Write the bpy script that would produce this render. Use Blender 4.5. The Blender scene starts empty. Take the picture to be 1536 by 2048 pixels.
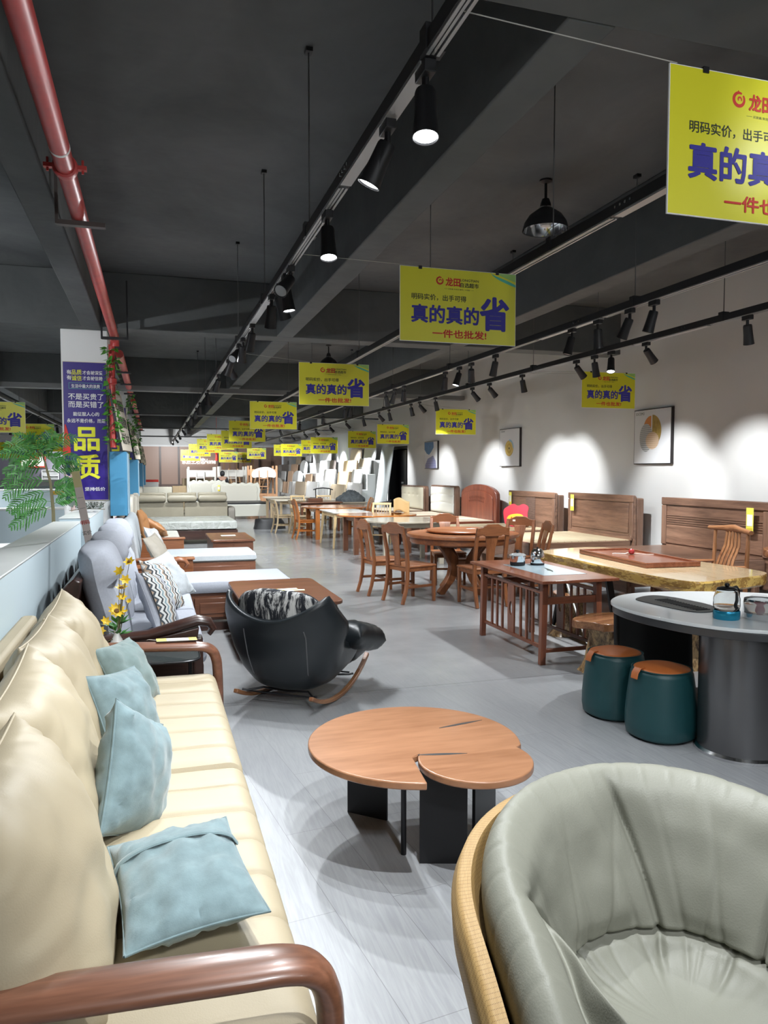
import bpy, math, random
from mathutils import Vector, Matrix, noise
random.seed(7)
PI=math.pi
SC=bpy.context.scene
COL=SC.collection
# ------------------------------------------------------------------ camera, world, exposure
cam=bpy.data.cameras.new('camera'); camo=bpy.data.objects.new('camera',cam); COL.objects.link(camo)
cam.sensor_fit='VERTICAL'; cam.sensor_height=36; cam.sensor_width=27; cam.lens=1506/2048*36; cam.clip_start=.05; cam.clip_end=200
camo.location=(0,0,1.6); camo.rotation_euler=(math.radians(90-3.117),0,math.radians(-16.996))
SC.camera=camo
vs=SC.view_settings; vs.view_transform='Standard'; vs.look='None'; vs.gamma=1; vs.exposure=0.28
try: vs.use_curve_mapping=False
except Exception: pass
W=bpy.data.worlds.new('world'); SC.world=W; W.use_nodes=True
W.node_tree.nodes['Background'].inputs[0].default_value=(.8,.9,1,1); W.node_tree.nodes['Background'].inputs[1].default_value=.3
try:
    SC.cycles.use_denoising=True; SC.cycles.max_bounces=7; SC.cycles.diffuse_bounces=4; SC.cycles.glossy_bounces=3; SC.cycles.transmission_bounces=6
    SC.cycles.sample_clamp_indirect=4; SC.cycles.caustics_reflective=False; SC.cycles.caustics_refractive=False
except Exception: pass
K=1.0      # lamp power scale
SPOT_W=230; WALL_W=250; CONE=128; BL=1.0; LAMPC=(.93,.97,1.0)
CEIL=4.1; WX=6.95; BEAMZ=3.4; BY=42.0

# ------------------------------------------------------------------ materials
MATS={}
def _new(name):
    m=bpy.data.materials.new(name); m.use_nodes=True; MATS[name]=m
    return m,m.node_tree.nodes,m.node_tree.links,m.node_tree.nodes['Principled BSDF']
def _coord(N,L,scale=(1,1,1),which='Object'):
    tc=N.new('ShaderNodeTexCoord'); mp=N.new('ShaderNodeMapping'); mp.inputs['Scale'].default_value=scale
    L.new(tc.outputs[which],mp.inputs['Vector']); return mp.outputs['Vector']
def _bump(N,L,B,h,strength,dist=.01):
    b=N.new('ShaderNodeBump'); b.inputs['Strength'].default_value=strength; b.inputs['Distance'].default_value=dist
    L.new(h,b.inputs['Height']); L.new(b.outputs['Normal'],B.inputs['Normal'])
def _ramp(N,L,f,stops):
    r=N.new('ShaderNodeValToRGB'); e=r.color_ramp.elements
    while len(e)<len(stops): e.new(.5)
    for i,(p,c) in enumerate(stops): e[i].position=p; e[i].color=(*c,1)
    L.new(f,r.inputs['Fac']); return r.outputs['Color']
def plain(name,c,rough=.5,metal=0,spec=.5,var=0,vscale=6,bump=0,bscale=200,coat=0,sheen=0):
    if name in MATS: return MATS[name]
    m,N,L,B=_new(name); B.inputs['Base Color'].default_value=(*c,1); B.inputs['Roughness'].default_value=rough; B.inputs['Metallic'].default_value=metal
    B.inputs['Specular IOR Level'].default_value=spec; B.inputs['Coat Weight'].default_value=coat; B.inputs['Sheen Weight'].default_value=sheen
    v=_coord(N,L)
    if var:
        n=N.new('ShaderNodeTexNoise'); n.inputs['Scale'].default_value=vscale; n.inputs['Detail'].default_value=5; L.new(v,n.inputs['Vector'])
        L.new(_ramp(N,L,n.outputs['Fac'],[(.3,tuple(x*(1-var) for x in c)),(.7,tuple(min(1,x*(1+var)) for x in c))]),B.inputs['Base Color'])
    if bump:
        n=N.new('ShaderNodeTexNoise'); n.inputs['Scale'].default_value=bscale; n.inputs['Detail'].default_value=2; L.new(v,n.inputs['Vector'])
        _bump(N,L,B,n.outputs['Fac'],bump,.004)
    return m
def wood(name,dark,light,axis='x',rough=.35,scale=7,coat=.2,stretch=.07,contrast=(.32,.68)):
    key=name+'_'+axis
    if key in MATS: return MATS[key]
    m,N,L,B=_new(key)
    s=[scale]*3; s['xyz'.index(axis)]=scale*stretch
    v=_coord(N,L,tuple(s))
    n=N.new('ShaderNodeTexNoise'); n.inputs['Scale'].default_value=1.6; n.inputs['Detail'].default_value=6; n.inputs['Distortion'].default_value=1.2; L.new(v,n.inputs['Vector'])
    n2=N.new('ShaderNodeTexNoise'); n2.inputs['Scale'].default_value=14; n2.inputs['Detail'].default_value=4; L.new(v,n2.inputs['Vector'])
    mx=N.new('ShaderNodeMath'); mx.operation='MULTIPLY_ADD'; mx.inputs[1].default_value=.35; L.new(n2.outputs['Fac'],mx.inputs[0])
    m2=N.new('ShaderNodeMath'); m2.operation='MULTIPLY'; m2.inputs[1].default_value=.65; L.new(n.outputs['Fac'],m2.inputs[0]); L.new(m2.outputs[0],mx.inputs[2])
    L.new(_ramp(N,L,mx.outputs[0],[(contrast[0],dark),(.5,tuple((a+b)/2 for a,b in zip(dark,light))),(contrast[1],light)]),B.inputs['Base Color'])
    B.inputs['Roughness'].default_value=rough; B.inputs['Coat Weight'].default_value=coat; B.inputs['Coat Roughness'].default_value=.12
    _bump(N,L,B,n2.outputs['Fac'],.08,.003)
    return m
def emit(name,c,s):
    if name in MATS: return MATS[name]
    m,N,L,B=_new(name); B.inputs['Base Color'].default_value=(*c,1); B.inputs['Emission Color'].default_value=(*c,1); B.inputs['Emission Strength'].default_value=s
    return m
def glassm(name,c=(1,1,1),rough=.02,ior=1.45,alpha=None):
    if name in MATS: return MATS[name]
    m,N,L,B=_new(name); B.inputs['Base Color'].default_value=(*c,1); B.inputs['Roughness'].default_value=rough; B.inputs['IOR'].default_value=ior
    if alpha is None: B.inputs['Transmission Weight'].default_value=1
    else: B.inputs['Alpha'].default_value=alpha
    return m
BLACKM=plain('black_metal',(.012,.012,.014),.45,.3)
DARKM=plain('dark_metal',(.03,.03,.033),.35,.7)
TRACKM=plain('track_black',(.02,.02,.022),.45,.2)
ALUM=plain('aluminium_channel',(.42,.42,.42),.45,.6)
CHROME=plain('chrome',(.75,.75,.76),.12,1)
WHITEP=plain('white_paint',(.80,.80,.79),.6)
WHITEG=plain('white_gloss',(.78,.79,.78),.35)
CREAML=plain('cream_leather',(.41,.345,.235),.55,0,.5,.05,4,.12,260)
OLIVEL=plain('olive_leather',(.30,.27,.20),.45,0,.5,.06,4,.12,200)
TEALF=plain('teal_velvet',(.17,.24,.255),.85,0,.25,.16,22,.15,300,sheen=.3)
GREYF=plain('light_grey_linen',(.38,.40,.45),.9,0,.2,.05,60,.25,500)
GREYC=plain('pale_grey_linen',(.42,.45,.47),.9,0,.2,.05,60,.25,500)
ORANGEL=plain('orange_leather',(.42,.12,.03),.45,0,.5,.05,8,.1,200)
BLACKL=plain('black_leather',(.012,.016,.019),.38,0,.5,.1,6,.15,220)
STOOLT=plain('dark_teal_leather',(.008,.05,.056),.42,0,.5,.05,6,.12,240)
SAGE=plain('sage_leather',(.205,.205,.168),.5,0,.4,.05,4,.15,240)
YELLOW=plain('yellow_board',(.72,.68,.02),.4)
RED=plain('red_ink',(.62,.03,.02),.6); BLUE=plain('blue_ink',(.035,.03,.30),.6); BLACKI=plain('black_ink',(.02,.03,.02),.6); WHITEI=plain('white_ink',(.8,.8,.8),.6)
CYANI=plain('aqua_ink',(.10,.50,.36),.6); CYAN2=plain('pale_aqua_ink',(.33,.58,.16),.6)
BLUEBOARD=plain('violet_blue_board',(.022,.006,.19),.4)
YELI=plain('lemon_ink',(.75,.75,.03),.6)
BLUEBOX=plain('blue_paint',(.05,.23,.40),.5)
REDP=plain('red_pipe_paint',(.48,.05,.045),.42,0,.5,.12,9)
LEAF=plain('leaf_green',(.05,.20,.035),.5,0,.4,.35,30)
IVY=plain('ivy_green',(.07,.26,.03),.5,0,.4,.3,30)
STEM=plain('stem_brown',(.16,.14,.07),.7)
PAPER=plain('paper_white',(.78,.78,.72),.6); PAPERY=plain('paper_yellow',(.78,.72,.10),.6)
VALAM=plain('pale_veneer',(.60,.47,.32),.5,var=.08)
RUBW=dict(dark=(.115,.036,.013),light=(.27,.10,.038))
ROSE=dict(dark=(.10,.022,.012),light=(.22,.06,.03))
WAL=dict(dark=(.095,.048,.031),light=(.27,.15,.098))
OAK=dict(dark=(.36,.26,.15),light=(.55,.43,.27))
def W_(kind,axis='x',**k):
    t={'rub':('rubberwood',RUBW),'rose':('rosewood',ROSE),'wal':('walnut',WAL),'oak':('pale_oak',OAK),
       'cherry':('cherrywood',dict(dark=(.18,.056,.02),light=(.36,.14,.055))),'dk':('dark_wood',dict(dark=(.018,.008,.006),light=(.06,.022,.014))),
       'arm':('sofa_arm_wood',dict(dark=(.10,.04,.022),light=(.25,.105,.06))),'tea':('tea_table_wood',dict(dark=(.12,.035,.018),light=(.25,.088,.045))),
       'top':('coffee_top_wood',dict(dark=(.235,.105,.05),light=(.41,.205,.11))),'or':('orange_wood',dict(dark=(.29,.08,.015),light=(.50,.18,.045))),
       'gry':('greywash_wood',dict(dark=(.30,.26,.20),light=(.50,.45,.36))),'pine':('pine_wood',dict(dark=(.58,.40,.19),light=(.72,.56,.32))),
       'ct':('coffee_brown_wood',dict(dark=(.09,.034,.018),light=(.21,.085,.045))),'slabside':('live_edge_wood',dict(dark=(.16,.05,.012),light=(.64,.42,.12))),
       'slab':('polished_slab_wood',dict(dark=(.50,.36,.20),light=(.66,.52,.33))),'root':('root_wood',dict(dark=(.10,.045,.02),light=(.50,.33,.16))),
       'acacia':('acacia_wood',dict(dark=(.13,.045,.02),light=(.38,.18,.08)))}[kind]
    return wood(t[0],t[1]['dark'],t[1]['light'],axis,**k)

# ------------------------------------------------------------------ mesh builder
class MB:
    def __init__(s): s.v=[];s.f=[];s.m=[];s.M=Matrix.Identity(4)
    def add(s,V,F,mi=0):
        n=len(s.v); s.v+=[tuple(s.M@Vector(p)) for p in V]; s.f+=[tuple(i+n for i in f) for f in F]; s.m+=[mi]*len(F); return s
    def box(s,x0,x1,y0,y1,z0,z1,mi=0):
        V=[(x0,y0,z0),(x1,y0,z0),(x1,y1,z0),(x0,y1,z0),(x0,y0,z1),(x1,y0,z1),(x1,y1,z1),(x0,y1,z1)]
        return s.add(V,[(0,3,2,1),(4,5,6,7),(0,1,5,4),(1,2,6,5),(2,3,7,6),(3,0,4,7)],mi)
    def cb(s,c,d,mi=0): return s.box(c[0]-d[0]/2,c[0]+d[0]/2,c[1]-d[1]/2,c[1]+d[1]/2,c[2]-d[2]/2,c[2]+d[2]/2,mi)
    def sweep(s,pts,r,n=8,mi=0,flat=None,ref=None,close=True):
        # r: float/list/(w,d) tuples; n==4 gives rectangular section
        P=[Vector(p) for p in pts]; R=r if isinstance(r,list) else [r]*len(P)
        V=[];F=[];pu=None
        for i,p in enumerate(P):
            t=(P[min(i+1,len(P)-1)]-P[max(i-1,0)]).normalized()
            if ref is not None: a=Vector(ref)
            elif pu is not None: a=pu
            else: a=Vector((0,0,1)) if abs(t.z)<.9 else Vector((1,0,0))
            u=(a-t*a.dot(t))
            if u.length<1e-4: u=t.orthogonal()
            u.normalize(); w=t.cross(u); pu=u
            ru,rw=R[i] if isinstance(R[i],tuple) else (R[i],R[i])
            if n==4:
                for a_,b_ in ((1,1),(-1,1),(-1,-1),(1,-1)): V.append(p+u*ru*a_+w*rw*b_)
            else:
                for k in range(n): V.append(p+u*ru*math.cos(2*PI*k/n)+w*rw*math.sin(2*PI*k/n))
        m=len(P)
        for i in range(m-1):
            for k in range(n): F.append((i*n+k,i*n+(k+1)%n,(i+1)*n+(k+1)%n,(i+1)*n+k))
        if close: F+=[tuple(range(n-1,-1,-1)),tuple((m-1)*n+k for k in range(n))]
        return s.add(V,F,mi)
    def lathe(s,prof,n=24,c=(0,0,0),mi=0,sx=1,sy=1,caps=True):
        V=[];F=[];m=len(prof)
        for r,z in prof:
            for k in range(n): V.append((c[0]+r*sx*math.cos(2*PI*k/n),c[1]+r*sy*math.sin(2*PI*k/n),c[2]+z))
        for i in range(m-1):
            for k in range(n): F.append((i*n+k,i*n+(k+1)%n,(i+1)*n+(k+1)%n,(i+1)*n+k))
        if caps: F+=[tuple(range(n-1,-1,-1)),tuple((m-1)*n+k for k in range(n))]
        return s.add(V,F,mi)
    def prism(s,poly,a0,a1,ax='z',mi=0):
        n=len(poly)
        def q(p,a): return {'z':(p[0],p[1],a),'y':(p[0],a,p[1]),'x':(a,p[0],p[1])}[ax]
        V=[q(p,a0) for p in poly]+[q(p,a1) for p in poly]
        F=[(i,(i+1)%n,n+(i+1)%n,n+i) for i in range(n)]+[tuple(range(n-1,-1,-1)),tuple(range(n,2*n))]
        return s.add(V,F,mi)
    def grid(s,fn,nu,nv,mi=0,cu=False,cv=False):
        V=[fn(i/(nu if cu else nu-1),j/(nv if cv else nv-1)) for i in range(nu) for j in range(nv)]; F=[]
        for i in range(nu if cu else nu-1):
            for j in range(nv if cv else nv-1):
                F.append((i*nv+j,((i+1)%nu)*nv+j,((i+1)%nu)*nv+(j+1)%nv,i*nv+(j+1)%nv))
        return s.add(V,F,mi)
    def build(s,name,mats,parent=None,bevel=0,sub=0,ang=35,solid=0,seg=2,loc=None,rz=0):
        me=bpy.data.meshes.new(name); me.from_pydata(s.v,[],s.f)
        import bmesh
        b=bmesh.new(); b.from_mesh(me); bmesh.ops.recalc_face_normals(b,faces=b.faces)
        b.to_mesh(me); b.free()
        if not isinstance(mats,(list,tuple)): mats=[mats]
        for m in mats: me.materials.append(m)
        me.polygons.foreach_set('material_index',s.m); me.polygons.foreach_set('use_smooth',[True]*len(me.polygons)); me.set_sharp_from_angle(angle=math.radians(ang))
        o=bpy.data.objects.new(name,me); COL.objects.link(o)
        if parent: o.parent=parent
        if loc: o.location=loc
        o.rotation_euler.z=rz
        if solid: md=o.modifiers.new('s','SOLIDIFY'); md.thickness=solid; md.offset=0
        if bevel: md=o.modifiers.new('b','BEVEL'); md.width=bevel; md.segments=seg; md.limit_method='ANGLE'; md.angle_limit=math.radians(40)
        if sub: md=o.modifiers.new('u','SUBSURF'); md.levels=sub; md.render_levels=sub
        return o
def empty(name,loc=(0,0,0),rz=0,label=None,cat=None,group=None,kind=None):
    o=bpy.data.objects.new(name,None); COL.objects.link(o); o.location=loc; o.rotation_euler.z=rz; o.empty_display_size=.1
    return tag(o,label,cat,group,kind)
def tag(o,label=None,cat=None,group=None,kind=None):
    for k,v in (('label',label),('category',cat),('group',group),('kind',kind)):
        if v: o[k]=v
    return o
def kids(o): return [c for c in COL.objects if c.parent==o]
KC={}
def dup(root,loc,rz=None,label=None,group=None,scale=None):
    # copies a thing with its parts and sub-parts
    def kidsof(o):
        if o.name not in KC: KC[o.name]=[c for c in bpy.data.objects if c.parent==o]
        return KC[o.name]
    def cp(o,p):
        c=o.copy(); COL.objects.link(c)
        if p: c.parent=p
        for k in kidsof(o): cp(k,c)
        return c
    r=cp(root,None); r.location=loc
    if rz is not None: r.rotation_euler.z=rz
    if scale: r.scale=scale
    if label: r['label']=label
    if group: r['group']=group
    return r
def struct(name,mb,mats,label=None,**k):
    o=mb.build(name,mats,**k); o['kind']='structure'
    if label: o['label']=label
    return o
def rrect(x0,x1,y0,y1,r,n=5):
    P=[]
    for cx,cy,a in ((x1-r,y1-r,0),(x0+r,y1-r,90),(x0+r,y0+r,180),(x1-r,y0+r,270)):
        for k in range(n+1):
            t=math.radians(a+90*k/n); P.append((cx+r*math.cos(t),cy+r*math.sin(t)))
    return P
def nz(x,y,z): return noise.noise(Vector((x,y,z)))

# soft goods -------------------------------------------------------
def pillow(mb,w,h,t,seed=0,wr=.012,n=30,pinch=.07,flatp=2.4,mi=0,M=None):
    """square cushion lying in XY, thickness along Z, seam round its edge, corners drawn out"""
    if M is not None: mb.M=M
    def pt(u,v,sgn):
        x=w/2*u*(1-pinch*(1-v*v)); y=h/2*v*(1-pinch*(1-u*u))
        e=max(0,(1-abs(u)**flatp))*max(0,(1-abs(v)**flatp)); z=t/2*e**.55
        edge=(abs(u)**4+abs(v)**4)
        wv=nz(u*3+seed,v*3,seed*1.7)*wr+ (nz(u*9*(.3+.7*abs(v)),v*9*(.3+.7*abs(u)),seed+5)*wr*.9)*min(1,edge+.25)
        return (x,y,sgn*(z+ (wv if e>0 else 0)*min(1,e*6)))
    g=[-1+2*i/(n-1) for i in range(n)]; g=[math.sin(a*PI/2) for a in g]
    V=[];F=[];idx={}
    for s in (1,-1):
        for i in range(n):
            for j in range(n):
                if s==-1 and (i in(0,n-1) or j in(0,n-1)): idx[(s,i,j)]=idx[(1,i,j)]; continue
                idx[(s,i,j)]=len(V); V.append(pt(g[i],g[j],s))
        for i in range(n-1):
            for j in range(n-1):
                f=(idx[(s,i,j)],idx[(s,i+1,j)],idx[(s,i+1,j+1)],idx[(s,i,j+1)]); F.append(f if s==1 else f[::-1])
    mb.add(V,F,mi); mb.M=Matrix.Identity(4); return mb
def slabcush(mb,w,d,h,seams=(),axis=1,puff=.02,rad=.045,wr=.004,seed=0,nu=36,nv=56,mi=0,M=None,depth=.012,sw=.012):
    """boxy upholstery block centred in XY, z 0..h, with sewn channels across; seams are positions along `axis`"""
    if M is not None: mb.M=M
    def side(a,size,n):   # spacing with denser ends
        return size/2*math.sin(a*PI/2)*1.0
    us=[-1+2*i/(nu-1) for i in range(nu)]; 
    vs_=sorted(set([round(-d/2+d*j/(nv-1),4) for j in range(nv)]+[round(sm+o,4) for sm in (seams if axis==1 else ()) for o in (-sw,-sw/2,0,sw/2,sw)]))
    xs=sorted(set([round(w/2*math.sin(u*PI/2),4) for u in us]+[round(sm+o,4) for sm in (seams if axis==0 else ()) for o in (-sw,-sw/2,0,sw/2,sw)]))
    def drop(x,y):
        q=0
        for a,s in ((x,w),(y,d)):
            e=s/2-abs(a)
            if e<rad: q+=rad-math.sqrt(max(0,rad*rad-(rad-e)**2))
        return min(q,h*.5)
    def hz(x,y):
        z=h-drop(x,y)+puff*(1-(2*x/w)**2)*(1-(2*y/d)**2)
        for sm in seams:
            dd=abs((y if axis==1 else x)-sm)
            z-=depth*math.exp(-(dd/sw)**2)*1.0
            z+=0
        return z+nz(x*7+seed,y*7,seed)*wr
    V=[];F=[];nx=len(xs);ny=len(vs_)
    for x in xs:
        for y in vs_: V.append((x,y,hz(x,y)))
    for x in xs:
        for y in vs_: V.append((x,y,min(drop(x,y),h*.45)))
    o=nx*ny
    for i in range(nx-1):
        for j in range(ny-1):
            a=i*ny+j; F.append((a,a+ny,a+ny+1,a+1)); F.append((o+a,o+a+1,o+a+ny+1,o+a+ny))
    for i in range(nx-1):
        for j in (0,ny-1): a=i*ny+j; F.append((a,a+ny,o+a+ny,o+a))
    for j in range(ny-1):
        for i in (0,nx-1): a=i*ny+j; F.append((a,a+1,o+a+1,o+a))
    mb.add(V,F,mi); mb.M=Matrix.Identity(4); return mb

def crom(P_,t):
    n=len(P_)-1; q=min(max(t,0),1)*n; i=min(int(q),n-1); f=q-i
    p0=P_[max(i-1,0)];p1=P_[i];p2=P_[i+1];p3=P_[min(i+2,n)]
    return [.5*((2*b)+(-a+c)*f+(2*a-5*b+4*c-d)*f*f+(-a+3*b-3*c+d)*f**3) for a,b,c,d in zip(p0,p1,p2,p3)]

# text -------------------------------------------------------------
TXT={}
def text_geo(body,size,bold=0.0,align='CENTER',spacing=1.0):
    k=(body,size,bold,align,spacing)
    if k in TXT: return TXT[k]
    cu=bpy.data.curves.new('t','FONT'); cu.body=body; cu.size=size; cu.offset=bold*size; cu.resolution_u=2; cu.align_x=align; cu.space_character=spacing
    o=bpy.data.objects.new('t',cu); COL.objects.link(o)
    dg=bpy.context.evaluated_depsgraph_get(); me=bpy.data.meshes.new_from_object(o.evaluated_get(dg))
    V=[tuple(v.co) for v in me.vertices]; F=[tuple(p.vertices) for p in me.polygons]
    bpy.data.objects.remove(o); bpy.data.curves.remove(cu); bpy.data.meshes.remove(me)
    TXT[k]=(V,F); return TXT[k]
def put_text(mb,body,size,x,z,mi,y=0,bold=0,align='CENTER',fit=None,M=None,spacing=1.0,hfit=None):
    """writes on a vertical board facing -Y: x to the right, z up"""
    V,F=text_geo(body,size,min(bold,.006),align,spacing); B_=size*bold
    xs=[v[0] for v in V]; ys=[v[1] for v in V]; sx=1;sy=1
    if fit: sx=fit/(max(xs)-min(xs))
    if hfit: sy=hfit/(max(ys)-min(ys))
    cx=(max(xs)+min(xs))/2
    P=[((v[0]-cx)*sx+x,y,(v[1])*sy+z) if align=='CENTER' else (v[0]*sx+x,y,v[1]*sy+z) for v in V]
    offs=[(0,0)] if bold<=.006 else [(B_*.7*math.cos(a),B_*.7*math.sin(a)) for a in (PI/4,3*PI/4,5*PI/4,7*PI/4)]+([(B_*.7,0),(-B_*.7,0),(0,B_*.7),(0,-B_*.7)] if bold>.018 else [])
    for k_,(ox,oz) in enumerate(offs):
        Q=[(p[0]+ox,p[1]-.00025*k_,p[2]+oz) for p in P]
        if M is not None: Q=[tuple(M@Vector(p)) for p in Q]
        mb.add(Q,F,mi)

# ================================================================== SETTING
def floor_mat():
    m,N,L,B=_new('floor_finish')
    g=N.new('ShaderNodeNewGeometry'); sep=N.new('ShaderNodeSeparateXYZ'); L.new(g.outputs['Position'],sep.inputs[0])
    # pale laminate planks in the nearest bay
    mp=N.new('ShaderNodeMapping'); mp.inputs['Rotation'].default_value=(0,0,math.radians(83)); L.new(g.outputs['Position'],mp.inputs['Vector'])
    br=N.new('ShaderNodeTexBrick'); br.inputs['Scale'].default_value=1; br.inputs['Brick Width'].default_value=1.25; br.inputs['Row Height'].default_value=.23; br.inputs['Mortar Size'].default_value=.0016; br.inputs['Mortar Smooth'].default_value=.4
    br.inputs['Color1'].default_value=(.315,.325,.34,1); br.inputs['Color2'].default_value=(.335,.344,.356,1); br.inputs['Mortar'].default_value=(.20,.205,.21,1); L.new(mp.outputs[0],br.inputs['Vector'])
    mg=N.new('ShaderNodeMapping'); mg.inputs['Rotation'].default_value=(0,0,math.radians(-7)); mg.inputs['Scale'].default_value=(22,1.6,1); L.new(g.outputs['Position'],mg.inputs['Vector'])
    wn=N.new('ShaderNodeTexNoise'); wn.inputs['Scale'].default_value=2.2; wn.inputs['Detail'].default_value=7; wn.inputs['Distortion'].default_value=1.5; L.new(mg.outputs[0],wn.inputs['Vector'])
    gr=_ramp(N,L,wn.outputs['Fac'],[(.35,(.88,.88,.89)),(.65,(1.05,1.05,1.04))])
    mul=N.new('ShaderNodeMixRGB'); mul.blend_type='MULTIPLY'; mul.inputs[0].default_value=1; L.new(br.outputs['Color'],mul.inputs[1]); L.new(gr,mul.inputs[2])
    # polished concrete beyond
    cn=N.new('ShaderNodeTexNoise'); cn.inputs['Scale'].default_value=1.3; cn.inputs['Detail'].default_value=8; cn.inputs['Roughness'].default_value=.62; L.new(g.outputs['Position'],cn.inputs['Vector'])
    cc=_ramp(N,L,cn.outputs['Fac'],[(.3,(.21,.215,.22)),(.5,(.255,.26,.265)),(.7,(.305,.31,.31))])
    jt=N.new('ShaderNodeTexBrick'); jt.offset=0; jt.inputs['Scale'].default_value=1; jt.inputs['Brick Width'].default_value=5.2; jt.inputs['Row Height'].default_value=5.2; jt.inputs['Mortar Size'].default_value=.006; jt.inputs['Color1'].default_value=(1,1,1,1); jt.inputs['Color2'].default_value=(1,1,1,1); jt.inputs['Mortar'].default_value=(.45,.45,.45,1); L.new(g.outputs['Position'],jt.inputs['Vector'])
    m2=N.new('ShaderNodeMixRGB'); m2.blend_type='MULTIPLY'; m2.inputs[0].default_value=1; L.new(cc,m2.inputs[1]); L.new(jt.outputs['Color'],m2.inputs[2])
    gt=N.new('ShaderNodeMath'); gt.operation='GREATER_THAN'; gt.inputs[1].default_value=5.75; L.new(sep.outputs['Y'],gt.inputs[0])
    mx=N.new('ShaderNodeMixRGB'); sm_=N.new('ShaderNodeMapRange'); sm_.inputs['From Min'].default_value=3.6; sm_.inputs['From Max'].default_value=6.2; L.new(sep.outputs['Y'],sm_.inputs['Value']); L.new(sm_.outputs[0],mx.inputs[0]); L.new(mul.outputs[0],mx.inputs[1]); L.new(m2.outputs[0],mx.inputs[2]); L.new(mx.outputs[0],B.inputs['Base Color'])
    rr=N.new('ShaderNodeMapRange'); rr.inputs['To Min'].default_value=.38; rr.inputs['To Max'].default_value=.2; L.new(sm_.outputs[0],rr.inputs['Value']); L.new(rr.outputs[0],B.inputs['Roughness'])
    _bump(N,L,B,wn.outputs['Fac'],.03,.002)
    return m
def ceil_mat(name,c0,c1,sc=.9):
    m,N,L,B=_new(name); g=N.new('ShaderNodeNewGeometry')
    mp=N.new('ShaderNodeMapping'); mp.inputs['Scale'].default_value=(1,.8,1); L.new(g.outputs['Position'],mp.inputs['Vector'])
    n=N.new('ShaderNodeTexNoise'); n.inputs['Scale'].default_value=sc; n.inputs['Detail'].default_value=4; n.inputs['Distortion'].default_value=.8; L.new(mp.outputs[0],n.inputs['Vector'])
    L.new(_ramp(N,L,n.outputs['Fac'],[(.3,c0),(.72,c1)]),B.inputs['Base Color']); B.inputs['Roughness'].default_value=.75
    n2=N.new('ShaderNodeTexNoise'); n2.inputs['Scale'].default_value=2.3; n2.inputs['Detail'].default_value=3; L.new(g.outputs['Position'],n2.inputs['Vector']); _bump(N,L,B,n2.outputs['Fac'],.5,.06)
    return m
CEILM=ceil_mat('dark_grey_ceiling_paint',(.065,.069,.071),(.12,.124,.124))
BEAMM=ceil_mat('dark_grey_beam_paint',(.07,.076,.077),(.092,.097,.097),2)
WALLM=plain('white_wall_paint',(.66,.65,.63),.75,var=.015,vscale=1.5)
XL=-10.0; YF=-4.0
struct('floor',MB().box(XL,WX,YF,BY,-.1,0),floor_mat(),'grey floor, pale planks in front and polished concrete further back')
struct('ceiling',MB().box(XL,WX,YF,BY,CEIL,CEIL+.15),CEILM,'dark grey painted concrete ceiling')
# right wall with the doorway opening
mb=MB(); D0,D1,DZ=20.44,22.32,2.33
mb.box(WX,WX+.2,YF,D0,0,CEIL); mb.box(WX,WX+.2,D1,BY,0,CEIL); mb.box(WX,WX+.2,D0,D1,DZ,CEIL)
struct('wall_right',mb,WALLM,'white wall behind the beds')
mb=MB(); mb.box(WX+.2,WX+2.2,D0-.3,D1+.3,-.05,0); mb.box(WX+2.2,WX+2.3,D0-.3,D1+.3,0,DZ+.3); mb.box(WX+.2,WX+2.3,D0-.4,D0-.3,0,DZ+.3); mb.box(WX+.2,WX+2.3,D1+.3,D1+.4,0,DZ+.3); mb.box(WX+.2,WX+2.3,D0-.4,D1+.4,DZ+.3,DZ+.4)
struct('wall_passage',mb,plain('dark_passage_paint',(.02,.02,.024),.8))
dr=empty('door_1',(WX+.05,D1,0),kind='structure'); dr['label']='black doorway in the white wall'
mb=MB(); mb.box(-.02,.16,-1.88,-1.80,0,DZ); mb.box(-.02,.16,-.08,0,0,DZ); mb.box(-.02,.16,-1.8,-.08,DZ-.08,DZ); mb.build('door_frame',BLACKM,dr)
mb=MB(); mb.box(.25,.30,-.9,-.08,0.02,DZ-.1); lf=mb.build('door_leaf',plain('near_black_door',(.012,.012,.016),.3),dr)
MB().box(.22,.25,-.62,-.5,1.05,1.1).build('lock_plate',WHITEG,lf)
MB().box(.22,.25,-.62,-.5,1.22,1.27).build('handle',WHITEG,lf)
MB().box(1.5,1.55,-1.6,-1.25,1.85,2.1).build('door_notice',WHITEP,dr)
struct('wall_left',MB().box(XL-.2,XL,YF,BY,0,CEIL),plain('grey_wall_paint',(.30,.29,.32),.8))
struct('wall_front',MB().box(XL,WX,YF-.2,YF,0,CEIL),WALLM)
mb=MB(); mb.box(-2.3,WX,BY,BY+.2,2.98,CEIL); mb.box(XL,-2.3,BY,BY+.2,0,CEIL)
struct('wall_back',mb,WALLM,'white band of wall above the far shopfront')
# far left showroom wall
struct('trim_1',MB().box(XL,-1.6,38,38.2,0,3.0),plain('mauve_grey_wall_paint',(.19,.18,.22),.8),'grey far partition wall on the left')
# beams
def lbeam(x0,x1,name='ceiling_beam'):
    for a,b in ((2.75,10.2),(10.55,17.6),(17.95,25.2),(25.55,32.8),(33.15,BY),(YF,2.4)):
        struct(name,MB().box(x0,x1,a,b,BEAMZ,CEIL),BEAMM,bevel=.01)
for x0,x1 in ((-.83,-.61),(1.61,1.83),(4.10,4.33),(-3.3,-3.08),(-5.7,-5.48)): lbeam(x0,x1)
for y in (2.4,10.2,17.6,25.2,32.8): struct('ceiling_beam',MB().box(XL,WX,y,y+.35,BEAMZ,CEIL),BEAMM,bevel=.01)
# columns
COLY=[10.4,17.6,25.2,32.8]
for y in COLY: struct('column',MB().box(-1.1,-.54,y,y+.56,0,BEAMZ),WHITEP,bevel=.008)
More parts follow.
